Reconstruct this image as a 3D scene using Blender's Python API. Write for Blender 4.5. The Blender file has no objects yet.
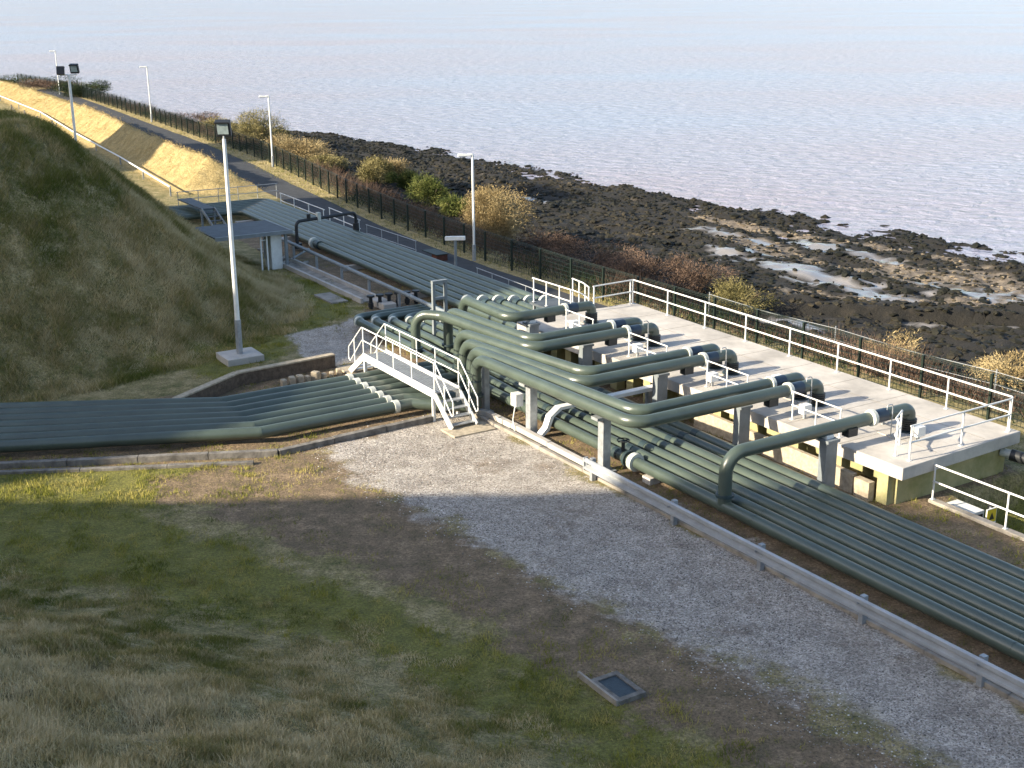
import bpy, math, random
import numpy as np
from mathutils import Vector, Matrix
random.seed(7); RNG = np.random.default_rng(11)
S = bpy.context.scene
COL = S.collection
# ------------------------------------------------------------------ camera
F = 1275.0; PITCH = math.radians(17.3); ROLL = math.radians(0.46); H = 15.0
cam_d = bpy.data.cameras.new('camera'); cam = bpy.data.objects.new('camera', cam_d); COL.objects.link(cam); S.camera = cam
cam_d.sensor_width = 36; cam_d.lens = 36 * F / 1024; cam_d.clip_start = 0.2; cam_d.clip_end = 90000
_cp, _sp, _cr, _sr = math.cos(PITCH), math.sin(PITCH), math.cos(ROLL), math.sin(ROLL)
r0 = Vector((1, 0, 0)); u0 = Vector((0, _sp, _cp)); FW = Vector((0, _cp, -_sp))
RT = r0 * _cr - u0 * _sr; UP = u0 * _cr + r0 * _sr
cam.matrix_world = Matrix(((RT.x, UP.x, -FW.x, 0), (RT.y, UP.y, -FW.y, 0), (RT.z, UP.z, -FW.z, H), (0, 0, 0, 1)))
S.render.resolution_x = 1024; S.render.resolution_y = 768
# ------------------------------------------------------------------ light
SUN_EL = 23.0; SAZ = 66.0                      # light travels 66 degrees to the right of straight ahead
lt = Vector((math.sin(math.radians(SAZ)), math.cos(math.radians(SAZ)), -math.tan(math.radians(SUN_EL)))).normalized()
sl = bpy.data.lights.new('sun', 'SUN'); sl.energy = 5.0; sl.angle = math.radians(0.53); sl.color = (1.0, 0.88, 0.68)
so = bpy.data.objects.new('sun', sl); COL.objects.link(so); so.rotation_euler = lt.to_track_quat('-Z', 'Y').to_euler()
wd = bpy.data.worlds.new('World'); S.world = wd; wd.use_nodes = True
wn = wd.node_tree; bg = wn.nodes['Background']; sk = wn.nodes.new('ShaderNodeTexSky'); sk.sky_type = 'NISHITA'
sk.sun_disc = False; sk.sun_elevation = math.radians(SUN_EL); sk.sun_rotation = math.radians(180 + SAZ)
sk.air_density = 1.0; sk.dust_density = 2.0; sk.ozone_density = 1.2; sk.altitude = 10
wn.links.new(sk.outputs[0], bg.inputs[0]); bg.inputs[1].default_value = 0.125
S.view_settings.view_transform = 'Standard'; S.view_settings.look = 'None'; S.view_settings.gamma = 1
S.view_settings.exposure = 1.25; S.view_settings.use_curve_mapping = False
# ------------------------------------------------------------------ frame: a = along the pipe corridor (away), c = across it (towards the sea)
def W(a, c, z=0.0): return (-.524 * a + .852 * c, .852 * a + .524 * c, z)
def C(x, y, z=0.0):                            # where the ray through a pixel meets height z, in (a, c)
    d = FW + RT * ((x - 512) / F) + UP * ((384 - y) / F); t = (z - H) / d.z
    X, Y = d.x * t, d.y * t
    return (-.524 * X + .852 * Y, .852 * X + .524 * Y)
# ------------------------------------------------------------------ materials
def mat(name, col, rough=.6, metal=0., spec=.5, var=.25, scale=3., bump=0., bscale=20., col2=None, streak=False):
    m = bpy.data.materials.new(name); m.use_nodes = True; nt = m.node_tree; N = nt.nodes; L = nt.links
    b = N['Principled BSDF']; b.inputs['Roughness'].default_value = rough; b.inputs['Metallic'].default_value = metal
    b.inputs['Specular IOR Level'].default_value = spec
    g = N.new('ShaderNodeNewGeometry'); n = N.new('ShaderNodeTexNoise'); n.inputs['Scale'].default_value = scale
    n.inputs['Detail'].default_value = 8; n.inputs['Roughness'].default_value = .65; L.new(g.outputs['Position'], n.inputs['Vector'])
    r = N.new('ShaderNodeValToRGB'); L.new(n.outputs['Fac'], r.inputs['Fac'])
    c2 = col2 or tuple(max(0, v * (1 - var)) for v in col); c1 = col if col2 else tuple(v * (1 + var * .5) for v in col)
    r.color_ramp.elements[0].position = .33; r.color_ramp.elements[0].color = (*c2, 1)
    r.color_ramp.elements[1].position = .66; r.color_ramp.elements[1].color = (*c1, 1)
    L.new(r.outputs[0], b.inputs['Base Color'])
    if bump:
        n2 = N.new('ShaderNodeTexNoise'); n2.inputs['Scale'].default_value = bscale; n2.inputs['Detail'].default_value = 6
        L.new(g.outputs['Position'], n2.inputs['Vector']); bp = N.new('ShaderNodeBump'); bp.inputs['Strength'].default_value = bump
        bp.inputs['Distance'].default_value = .03; L.new(n2.outputs['Fac'], bp.inputs['Height']); L.new(bp.outputs[0], b.inputs['Normal'])
    return m
M = {}
M['pipe'] = mat('pipe_paint', (.066, .088, .070), .34, 0, .75, .22, .9, .15, 6)
M['pipe_dark'] = mat('pipe_paint_dark', (.03, .05, .055), .4, 0, .5, .3, 2.)
M['coupling'] = mat('coupling_blue', (.018, .032, .055), .35)
M['collar'] = mat('collar_pale', (.55, .57, .52), .5, 0, .5, .2, 4)
M['galv'] = mat('galvanised_steel', (.36, .38, .40), .45, .35, .5, .25, 5)
M['barrier'] = mat('barrier_steel', (.42, .44, .46), .42, .3, .5, .2, 2)
M['rail'] = mat('rail_paint', (.72, .72, .70), .45, 0, .5, .12, 4)
M['white'] = mat('white_paint', (.78, .78, .75), .45, 0, .5, .1, 5)
M['concrete'] = mat('concrete', (.47, .44, .40), .85, 0, .3, .2, 1.2, .3, 25)
M['slab'] = mat('slab_concrete', (.50, .465, .42), .85, 0, .3, .32, .55, .25, 30)
M['moss'] = mat('mossy_concrete', (.40, .355, .20), .9, 0, .2, .3, 1.5, .4, 12, col2=(.24, .24, .11))
M['oldconc'] = mat('weathered_concrete', (.33, .30, .26), .9, 0, .2, .4, 1.6, .5, 12)
M['timber'] = mat('weathered_timber', (.20, .185, .165), .85, 0, .2, .5, 3, .5, 14)
M['brick'] = mat('dark_brick', (.13, .10, .075), .9, 0, .2, .4, 6, .5, 10)
M['redbrick'] = mat('red_brick', (.12, .05, .035), .9, 0, .2, .3, 6, .5, 10)
M['black'] = mat('black_steel', (.02, .022, .025), .5)
M['dark'] = mat('dark_void', (.012, .012, .012), .9)
M['cover'] = mat('cover_plate', (.035, .05, .062), .5, .2, .5, .3, 6, .3, 30)
M['grey'] = mat('grey_paint', (.20, .225, .24), .5, 0, .5, .2, 3)
M['deck'] = mat('deck_grey', (.085, .10, .115), .7, 0, .4, .25, 2, .2, 20)
M['fence'] = mat('fence_green', (.007, .017, .011), .5)
M['glass'] = mat('lamp_glass', (.35, .42, .42), .12)
M['yellow'] = mat('sign_yellow', (.75, .52, .03), .5, 0, .5, .05)
M['blue'] = mat('sign_blue', (.05, .15, .5), .5, 0, .5, .05)
M['asphalt'] = mat('asphalt', (.052, .054, .058), .9, 0, .3, .3, 1.5, .4, 40)
M['stone'] = mat('stone_block', (.42, .36, .27), .9, 0, .2, .3, 6, .4, 15)
# ------------------------------------------------------------------ mesh builder
class G:
    def __init__(s): s.v = []; s.f = []
    def add(s, vs, fs):
        o = len(s.v); s.v += [tuple(p) for p in vs]; s.f += [tuple(i + o for i in f) for f in fs]; return s
    def hexa(s, p):
        return s.add(p, [(0, 3, 2, 1), (4, 5, 6, 7), (0, 1, 5, 4), (1, 2, 6, 5), (2, 3, 7, 6), (3, 0, 4, 7)])
    def box(s, a0, a1, c0, c1, z0, z1):
        return s.hexa([W(a0, c0, z0), W(a0, c1, z0), W(a1, c1, z0), W(a1, c0, z0), W(a0, c0, z1), W(a0, c1, z1), W(a1, c1, z1), W(a1, c0, z1)][:8])
    def beam(s, p, q, w, h, up=Vector((0, 0, 1))):     # rectangular bar between two (a,c,z) points
        p = Vector(W(*p)); q = Vector(W(*q)); d = (q - p).normalized(); sd = d.cross(up)
        if sd.length < 1e-3: sd = Vector((1, 0, 0))
        sd.normalize(); u = sd.cross(d).normalized(); sd *= w / 2; u *= h / 2
        return s.hexa([p - sd - u, p + sd - u, q + sd - u, q - sd - u, p - sd + u, p + sd + u, q + sd + u, q - sd + u])
    def tube(s, path, r, fil=0., seg=10, cap=True, world=False):
        P = [Vector(p) if world else Vector(W(*p)) for p in path]
        if fil > 0 and len(P) > 2:
            R = [P[0]]
            for i in range(1, len(P) - 1):
                A, B, D = P[i - 1], P[i], P[i + 1]; u = (A - B); v = (D - B); lu, lv = u.length, v.length; u /= lu; v /= lv
                ang = u.angle(v)
                if ang > math.radians(178): R.append(B); continue
                t = min(fil / math.tan(ang / 2), lu * .49, lv * .49); n = max(3, int((math.pi - ang) / .2))
                p0 = B + u * t; p1 = B + v * t
                for k in range(n + 1):
                    q = k / n; R.append(p0 * (1 - q) ** 2 + B * 2 * q * (1 - q) + p1 * q * q) if False else None
                rad = t * math.tan(ang / 2); cen = B + (u + v).normalized() * (rad / math.sin(ang / 2))
                e0 = (p0 - cen); e1 = (p1 - cen); tot = e0.angle(e1)
                for k in range(n + 1):
                    q = k / n; R.append(cen + (e0 * math.sin((1 - q) * tot) + e1 * math.sin(q * tot)) / math.sin(tot))
            R.append(P[-1]); P = R
        n = len(P); T = [(P[min(i + 1, n - 1)] - P[max(i - 1, 0)]).normalized() for i in range(n)]
        x = T[0].orthogonal().normalized(); vs = []; fs = []
        for i in range(n):
            x = (x - T[i] * x.dot(T[i])).normalized(); y = T[i].cross(x)
            for k in range(seg):
                an = 2 * math.pi * k / seg; vs.append(P[i] + (x * math.cos(an) + y * math.sin(an)) * r)
        for i in range(n - 1):
            for k in range(seg):
                k2 = (k + 1) % seg; fs.append((i * seg + k, i * seg + k2, (i + 1) * seg + k2, (i + 1) * seg + k))
        if cap: fs.append(tuple(range(seg - 1, -1, -1))); fs.append(tuple((n - 1) * seg + k for k in range(seg)))
        return s.add(vs, fs)
    def rod(s, p, q, r, seg=8): return s.tube([p, q], r, 0, seg)
def mk(name, g, m, base=(0, 0, 0), smooth=True, bevel=0.):
    bw = Vector(W(*base)); me = bpy.data.meshes.new(name)
    me.from_pydata([(p[0] - bw.x, p[1] - bw.y, p[2] - bw.z) for p in g.v], [], g.f)
    me.materials.append(m); o = bpy.data.objects.new(name, me); COL.objects.link(o)
    if smooth:
        me.polygons.foreach_set('use_smooth', [True] * len(me.polygons))
        try: me.set_sharp_from_angle(angle=math.radians(38))
        except Exception: pass
    me.update()
    if bevel:
        b = o.modifiers.new('bevel', 'BEVEL'); b.width = bevel; b.segments = 2; b.limit_method = 'ANGLE'
    return o
def tag(o, label, cat, group=None):
    o['label'] = label; o['category'] = cat
    if group: o['group'] = group
    return o
class Thing:
    def __init__(s, name, label, cat, base, group=None):
        s.base = base; s.o = bpy.data.objects.new(name, None); s.o.empty_display_size = .3; COL.objects.link(s.o)
        s.o.location = W(*base); tag(s.o, label, cat, group)
    def part(s, name, g, m, parent=None, label=None, smooth=True, bevel=0.):
        o = mk(name, g, m, s.base, smooth, bevel); o.parent = parent or s.o
        if label: o['label'] = label
        return o
def one(name, label, cat, g, m, base, group=None, smooth=True, bevel=0.):
    o = mk(name, g, m, base, smooth, bevel); o.location = W(*base); return tag(o, label, cat, group)
def copy_tree(o, loc=None, label=None, parent=None):
    n = o.copy(); COL.objects.link(n)
    if parent: n.parent = parent
    if loc is not None: n.location = loc
    if label: n['label'] = label
    for ch in list(o.children): copy_tree(ch, None, None, n)
    return n
def struct(o, kind='structure'): o['kind'] = kind; return o
# ------------------------------------------------------------------ plan geometry of the land
def seg_dist(A, Cc, pts, closed=True):
    d = np.full(A.shape, 1e9); n = len(pts)
    for i in range(n if closed else n - 1):
        x0, y0 = pts[i]; x1, y1 = pts[(i + 1) % n]; dx, dy = x1 - x0, y1 - y0; L = dx * dx + dy * dy + 1e-12
        t = np.clip(((A - x0) * dx + (Cc - y0) * dy) / L, 0, 1); d = np.minimum(d, np.hypot(A - x0 - t * dx, Cc - y0 - t * dy))
    return d
def inside(A, Cc, pts):
    r = np.zeros(A.shape, bool); n = len(pts)
    for i in range(n):
        x0, y0 = pts[i]; x1, y1 = pts[(i + 1) % n]
        if y0 == y1: continue
        r ^= ((y0 > Cc) != (y1 > Cc)) & (A < (x1 - x0) * (Cc - y0) / (y1 - y0) + x0)
    return r
def sdist(A, Cc, pts): d = seg_dist(A, Cc, pts); return np.where(inside(A, Cc, pts), d, -d)
def vnoise(x, y, s=0):
    xi = np.floor(x).astype(np.int64); yi = np.floor(y).astype(np.int64); fx = x - xi; fy = y - yi
    fx = fx * fx * (3 - 2 * fx); fy = fy * fy * (3 - 2 * fy)
    def h(i, j):
        n = (i * 374761393 + j * 668265263 + s * 2147483647 + 1013904223) & 0xffffffff
        n = ((n ^ (n >> 13)) * 1274126177) & 0xffffffff; n = (n ^ (n >> 16)) & 0xffff
        return n / 65535.0
    return (h(xi, yi) * (1 - fx) + h(xi + 1, yi) * fx) * (1 - fy) + (h(xi, yi + 1) * (1 - fx) + h(xi + 1, yi + 1) * fx) * fy
def fbm(x, y, o=4, s=0):
    r = 0; w = .5; t = 0
    for k in range(o): r = r + w * vnoise(x, y, s + k); t += w; x = x * 2.03 + 7; y = y * 2.03 + 3; w *= .5
    return r / t
sm = lambda e0, e1, x: (lambda t: t * t * (3 - 2 * t))(np.clip((x - e0) / (e1 - e0), 0, 1))
CAMB = [(60, -34), (48, -14), (41, -4), (34.9, 4.6), (30.6, 8.9), (24.9, 11.9), (20.7, 13.7), (16.9, 14.7), (8, 16.5), (-10, 19), (-70, 24), (-70, -90), (60, -90)]
BUND1 = [(49.6, 5), (49.7, 11), (51.2, 16), (53.8, 20.6), (57, 23.0), (62, 24.4), (70, 24.7), (78, 24.2), (80.5, 22), (81, 10), (80.5, -60), (60, -60), (55, -10)]
BUND2 = [(96.6, 29.4), (94.8, 32), (94.6, 36.0), (104, 36.4), (120, 37.0), (146, 39.7), (180, 42), (215, 43), (260, 43), (260, 39), (190, 35.4), (150, 32.7), (115, 30.7)]
FEN = [(-60, 40), (15, 37.9), (28, 37.3), (37, 36.9), (53, 36.2), (62, 36.4), (73, 37.1), (85.5, 38.5), (100, 40.8), (110, 42.2), (122, 43.1), (133.5, 43.6), (156, 45.1), (184, 46.4), (210, 47), (235, 45), (300, 36)]
def lin(tab, x): return np.interp(x, [p[0] for p in tab], [p[1] for p in tab])
SHORE = [(-60, 100), (66, 90.5), (84, 89.5), (105, 88.8), (120, 86.5), (142, 86), (162, 84.8), (188, 81), (209, 77), (227, 68), (250, 55), (300, 44), (420, 30)]
SHADOW_REACH = [(-80, 36), (10, 30), (25.9, 26.3), (28.8, 24.4), (31.4, 20.5), (34.6, 11.6), (36.8, 6), (39.4, .4), (41.2, -3), (41.9, 4), (42.3, 10), (44.5, 12.5), (48.9, 13.2), (53, 19), (56, 25), (58, 29), (61, 33), (66, 33), (76, 36), (84, 38), (92, 33), (95, 10), (116, 9), (119, 47), (130, 47), (135, 4), (400, 0)]  # shadow reach wanted from the added, unseen west hill, by position across the light
SHELF = [(60.5, 59.0), (52, 69.5), (44, 80)]
TAN = math.tan(math.radians(SUN_EL))
def height(A, Cc, rough=True):
    def bank(poly, k, hmax, w):
        d = np.maximum(sdist(A, Cc, poly), 0); z = k * (np.sqrt(d * d + w * w) - w)
        return hmax - np.log1p(np.exp(np.clip((hmax - z) * 2.2, -40, 40))) / 2.2 if hmax > 4 else np.minimum(z, hmax - .0 + .15 * np.tanh(z - hmax))
    z1 = bank(CAMB, .46, 13.0, 3.0); z2 = bank(BUND1, .92, 9.2, 1.2); z3 = bank(BUND2, .85, 3.0, .5) * (1 - .35 * sm(130, 185, A))
    q = .992 * A - 5.3; hw = (lin(SHADOW_REACH, q) + .132 * A + 39.7) * TAN
    zw = hw * (1 - sm(-40, -11, Cc) ** .8)  # unseen hill on the left, added; its crest is shaped to cast shadows
    z = np.maximum(np.maximum(z1, z2), np.maximum(z3, zw)); z = np.maximum(z, 0)
    d = Cc - lin(FEN, A); dsh = lin(SHORE, A) - lin(FEN, A)
    land = z
    fall = -5.0 * sm(1.2, 11.5, d); t = np.clip((d - 11.5) / np.maximum(dsh - 11.5, 4), 0, 3)
    beach = -5 - 2.0 * np.minimum(t, 1) - 3.5 * np.clip(t - 1, 0, 1)
    z = np.where(d > 1.2, np.where(d > 11.5, beach, fall), land)
    low = sm(-.15, .15, Cc - 29.75) * sm(.15, -.15, A - 23.9) * (d < 1.2); z = z - 1.15 * low
    ds = seg_dist(A, Cc, SHELF, False); z = np.maximum(z, -9 + (4.15 - .015 * (63 - A)) * sm(1.9, 1.1, ds) * 1.0)
    if rough:
        grassy = sm(.05, 1.2, np.maximum(z1, np.maximum(z2, z3)))
        z = z + grassy * ((fbm(A * .35, Cc * .35, 4, 3) - .5) * .55 + (fbm(A * 1.5, Cc * 1.5, 4, 9) - .5) * .38)
        z = z + (fbm(A * .8, Cc * .8, 3, 5) - .5) * .06 * ((Cc > -10) & (d < 2))
        bm = sm(5, 14, d); z = z + bm * ((fbm(A * .13, Cc * .3, 4, 21) - .5) * 1.1 + (fbm(A * .8, Cc * 1.0, 3, 31) - .5) * .7)
    return z
GRAV = [(38.2, 15.9), (35, 15.9), (31.5, 16.3), (25, 16.9), (20.4, 17.6), (15, 17.7), (5, 18.5), (-20, 20), (-20, 22.4), (37, 22.3), (39.2, 21), (38.6, 18)]
GRAV2 = [(53.2, 20.6), (47.4, 19.2), (47, 23), (54, 24.5)]
INNER = [(37, 22.6), (-20, 22.6), (-20, 29.5), (24, 29.5), (24, 34), (46, 34), (82, 33), (82, 27), (56, 26), (48, 22), (48, 22), (39, 22)]
LLST = [(38.2, 21.5), (38.1, 14.2), (42.4, 5), (52, -20), (62, -20), (49, 5), (46.6, 14.5), (47.3, 18), (47.2, 22)]
DIRT = [(39.5, 12.5), (38, 16), (33, 16.2), (25, 16.9), (20, 17.8), (10, 18.8), (-10, 20.5), (-10, 17.8), (12, 16.6), (20, 15.0), (26, 13.6), (31, 12.0), (35, 10.8), (38, 9.6)]
LUSH = [(43, 3), (42.6, 6), (38.6, 14.2), (36.5, 14.5), (36, 9), (28, 12.7), (20, 14.9), (12, 16.3), (12, 14.4), (20, 12.4), (26, 10.5), (32, 6), (37, 0)]
LUSH2 = [(51.5, 14), (53, 18.5), (57.5, 23.3), (68, 24), (66, 26), (56, 25.6), (50.5, 20), (48, 16)]
ROADC = [(30, 35.4), (50, 34.7), (60, 34.6), (67, 34.6), (75, 35.1), (86, 36.2), (97, 37.2), (109, 38.6), (127, 40.5), (145, 41.8), (175, 43.8), (200, 45.2), (215, 45.4)]
def masks(A, Cc):
    f = lambda p, w: sm(-w, w, sdist(A, Cc, p) + (fbm(A * .9, Cc * .9, 3, 41) - .5) * 2 * w)
    d = Cc - lin(FEN, A)
    m = {'gravel': np.maximum(f(GRAV, 1.25) * (1 - .62 * sm(26, 16, A) * sm(20.6, 18.4, Cc)), f(GRAV2, .5)), 'dirt': np.maximum(np.maximum(f(DIRT, 1.2), f(INNER, .3)), f(LLST, .3)), 'lush': np.maximum(f(LUSH, 1.6), f(LUSH2, 1.0))}
    m['beach'] = sm(9, 13, d + (fbm(A * .3, Cc * .3, 3, 51) - .5) * 4)
    low = (Cc > 29.8) & (A < 23.8) & (d < 0); m['lush'] = np.maximum(m['lush'], low * .8)
    m['dirt'] = np.where((Cc > 27.3) & (Cc < 29.5) & (A < 23.5), .75, m['dirt'])
    return m
ai = np.concatenate([np.arange(-70, -8, 3.), np.arange(-8, 12, .8), np.arange(12, 60, .24), np.arange(60, 110, .5), np.arange(110, 215, 1.), np.arange(215, 431, 8.)])
ci = np.concatenate([np.arange(-90, -16, 2.5), np.arange(-16, -2, .7), np.arange(-2, 40, .24), np.arange(40, 95, .6), np.arange(95, 131, 5.)])
AA, CC = np.meshgrid(ai, ci, indexing='ij'); ZZ = height(AA, CC)
def grid_mesh(name, A, Cc, Z, cols=None):
    n, m = A.shape; X = -.524 * A + .852 * Cc; Y = .852 * A + .524 * Cc
    co = np.stack([X, Y, Z], -1).reshape(-1, 3); idx = np.arange(n * m).reshape(n, m)
    q = np.stack([idx[:-1, :-1], idx[:-1, 1:], idx[1:, 1:], idx[1:, :-1]], -1).reshape(-1, 4)[:, ::-1]
    q = q[:, ::-1] if False else q
    return np_mesh(name, co, q, cols)
def np_mesh(name, co, faces, cols=None, smooth=True):
    me = bpy.data.meshes.new(name); k = faces.shape[1]
    me.vertices.add(len(co)); me.vertices.foreach_set('co', np.ascontiguousarray(co, np.float32).ravel())
    me.loops.add(faces.size); me.loops.foreach_set('vertex_index', np.ascontiguousarray(faces, np.int32).ravel())
    me.polygons.add(len(faces)); me.polygons.foreach_set('loop_start', np.arange(0, faces.size, k, dtype=np.int32))
    me.polygons.foreach_set('use_smooth', np.full(len(faces), smooth))
    me.update(calc_edges=True)
    for nm, c in (cols or {}).items():
        at = me.color_attributes.new(nm, 'FLOAT_COLOR', 'POINT'); a = np.ones((len(co), 4), np.float32); a[:, :c.shape[-1]] = c.reshape(len(co), -1)
        at.data.foreach_set('color', a.ravel())
    o = bpy.data.objects.new(name, me); COL.objects.link(o); return o
def cz(pts, z=-5.9): return [C(x, y, z) for x, y in pts]
POOLS = [(cz([(738, 252), (790, 268), (872, 291)]), 2.0), (cz([(945, 281), (1040, 296)]), 1.7), (cz([(985, 322), (1060, 330)], -6), 1.6), (cz([(700, 225), (760, 238)]), 1.0), (cz([(880, 318), (960, 326)]), .7), (cz([(520, 196), (545, 203)]), .6), (cz([(800, 236), (900, 255)]), 1.2), (cz([(760, 331), (830, 338)]), .5)]
SANDS = [(cz([(820, 297), (920, 300), (1060, 300)]), 1.8), (cz([(900, 262), (1060, 280)]), 3.6), (cz([(740, 235), (820, 258), (900, 272)]), 1.5), (cz([(700, 212), (800, 228), (960, 250)]), 1.0), (cz([(900, 385), (1060, 385)], -5), 1.5)]
def zone(A, Cc, Z, k):
    r = np.zeros(A.shape)
    for pts, w in Z: r = np.maximum(r, np.clip(1.15 - seg_dist(A, Cc, pts, False) / (2 * w), 0, 1))
    return r
def poolm(A, Cc): return sm(1.7, 2.1, seg_dist(A, Cc, SHELF, False)) * sm(.50, .58, zone(A, Cc, POOLS, 0) * .75 + (fbm(A * .5, Cc * 1.3, 4, 61) - .5) * 1.5 * (zone(A, Cc, POOLS, 0) > 0))
def sandm(A, Cc): return sm(.6, 1.2, seg_dist(A, Cc, SHELF, False) - .5) * sm(.40, .58, zone(A, Cc, SANDS, 0) * .8 + (fbm(A * .25, Cc * .7, 4, 71) - .5) * 1.5)
mk_ = masks(AA, CC)
pool = poolm(AA, CC) * mk_['beach']
D_ = CC - lin(FEN, AA); sand = sandm(AA, CC) * mk_['beach']
ground = grid_mesh('ground', AA, CC, ZZ, {'m1': np.stack([mk_['gravel'], mk_['dirt'], mk_['lush']], -1), 'm2': np.stack([mk_['beach'], pool, sand], -1), 'm3': np.stack([np.maximum(sm(-.4, .4, sdist(AA, CC, BUND2)), .55 * (CC - lin(FEN, AA) < 1.3) * (CC - lin(FEN, AA) > -2.2) * sm(46, 52, AA)), 0 * AA, 0 * AA], -1)})
struct(ground)
def ground_material():
    m = bpy.data.materials.new('ground'); m.use_nodes = True; nt = m.node_tree; N = nt.nodes; L = nt.links; b = N['Principled BSDF']
    g = N.new('ShaderNodeNewGeometry'); pos = g.outputs['Position']
    def noise(s, d=6, r=.6, st=None):
        n = N.new('ShaderNodeTexNoise'); n.inputs['Scale'].default_value = s; n.inputs['Detail'].default_value = d; n.inputs['Roughness'].default_value = r
        L.new(pos, n.inputs['Vector']); return n.outputs['Fac']
    def ramp(f, *st):
        r = N.new('ShaderNodeValToRGB'); L.new(f, r.inputs['Fac']); e = r.color_ramp.elements
        while len(e) < len(st): e.new(.5)
        for k, (p, c) in enumerate(st): e[k].position = p; e[k].color = (*c, 1)
        return r.outputs[0]
    def mix(f, a, c):
        x = N.new('ShaderNodeMix'); x.data_type = 'RGBA'; L.new(f, x.inputs[0]); L.new(a, x.inputs[6]); L.new(c, x.inputs[7]); return x.outputs[2]
    def math_(op, a, c):
        x = N.new('ShaderNodeMath'); x.operation = op; x.use_clamp = True
        for i, v in enumerate((a, c)):
            if isinstance(v, (int, float)): x.inputs[i].default_value = v
            else: L.new(v, x.inputs[i])
        return x.outputs[0]
    def attr(nm):
        t = N.new('ShaderNodeAttribute'); t.attribute_name = nm; s = N.new('ShaderNodeSeparateColor'); L.new(t.outputs['Color'], s.inputs[0]); return s.outputs
    m1 = attr('m1'); m2 = attr('m2')
    def soft(v, ns=2.8, amt=.85):
        n = noise(ns, 8, .7); k = math_('SUBTRACT', n, .5); k2 = N.new('ShaderNodeMath'); k2.operation = 'MULTIPLY_ADD'; L.new(n, k2.inputs[0]); k2.inputs[1].default_value = amt * 2; k2.inputs[2].default_value = -amt
        s = N.new('ShaderNodeMath'); s.operation = 'ADD'; L.new(v, s.inputs[0]); L.new(k2.outputs[0], s.inputs[1])
        r = N.new('ShaderNodeMapRange'); r.interpolation_type = 'SMOOTHSTEP'; r.inputs[1].default_value = .3; r.inputs[2].default_value = .7; L.new(s.outputs[0], r.inputs[0]); return r.outputs[0]
    grassA = ramp(noise(1.3, 12, .8), (.36, (.09, .10, .022)), (.50, (.25, .205, .085)), (.64, (.42, .34, .18)))
    fine = ramp(noise(13, 12, .85), (.38, (.30, .30, .30)), (.62, (1.55, 1.55, 1.55)))
    def mul(a, c):
        x = N.new('ShaderNodeMix'); x.data_type = 'RGBA'; x.blend_type = 'MULTIPLY'; x.inputs[0].default_value = 1; L.new(a, x.inputs[6]); L.new(c, x.inputs[7]); return x.outputs[2]
    col = mul(grassA, fine)
    lush = mul(ramp(noise(2.0, 12, .8), (.30, (.08, .085, .018)), (.55, (.19, .18, .035)), (.75, (.34, .27, .10))), fine)
    col = mix(soft(m1[2]), col, lush)
    col = mix(soft(attr('m3')[0], 2.5, .4), col, mul(ramp(noise(1.3, 10, .75), (.32, (.22, .17, .07)), (.55, (.42, .32, .14)), (.72, (.55, .43, .21))), fine))
    dirt = mul(ramp(noise(1.5, 10, .75), (.30, (.10, .088, .038)), (.5, (.205, .143, .085)), (.72, (.38, .28, .17))), fine)
    col = mix(soft(m1[1]), col, dirt)
    vo = N.new('ShaderNodeTexVoronoi'); vo.inputs['Scale'].default_value = 26; L.new(pos, vo.inputs['Vector'])
    vs = N.new('ShaderNodeSeparateColor'); L.new(vo.outputs['Color'], vs.inputs[0])
    grv = ramp(vs.outputs[0], (.0, (.25, .225, .20)), (.45, (.46, .42, .375)), (.8, (.62, .57, .51)), (1., (.72, .69, .64)))
    grv = mix(ramp(noise(.40, 10, .8), (.53, (0, 0, 0)), (.68, (.75, .75, .75))), grv, dirt); grv = mul(grv, ramp(noise(1.1, 8, .7), (.35, (.66, .63, .60)), (.65, (1.1, 1.08, 1.06))))
    col = mix(soft(m1[0], 3, .5), col, grv)
    bc = ramp(noise(.9, 12, .8), (.36, (.006, .006, .005)), (.55, (.015, .013, .010)), (.74, (.045, .036, .025)))
    bc = mix(m2[2], bc, ramp(noise(1.6, 10, .75), (.35, (.04, .035, .026)), (.52, (.16, .13, .10)), (.72, (.36, .30, .22))))
    bc = mix(m2[1], bc, ramp(noise(.5), (.3, (.20, .19, .18)), (.7, (.28, .26, .25))))
    col = mix(m2[0], col, bc); L.new(col, b.inputs['Base Color'])
    wet = N.new('ShaderNodeMapRange'); wet.inputs[3].default_value = .92; wet.inputs[4].default_value = .12; L.new(math_('MULTIPLY', m2[0], m2[1]), wet.inputs[0]); L.new(wet.outputs[0], b.inputs['Roughness'])
    bp = N.new('ShaderNodeBump'); bp.inputs['Distance'].default_value = .12; L.new(noise(7, 10, .75), bp.inputs['Height'])
    bs = N.new('ShaderNodeMapRange'); bs.inputs[3].default_value = .8; bs.inputs[4].default_value = .02; L.new(m2[1], bs.inputs[0]); L.new(bs.outputs[0], bp.inputs['Strength'])
    bp2 = N.new('ShaderNodeBump'); bp2.inputs['Distance'].default_value = .04; L.new(vo.outputs['Distance'], bp2.inputs['Height']); L.new(math_('MULTIPLY', m1[0], .8), bp2.inputs['Strength']); L.new(bp.outputs[0], bp2.inputs['Normal'])
    L.new(bp2.outputs[0], b.inputs['Normal']); return m
ground.data.materials.append(ground_material())
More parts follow.
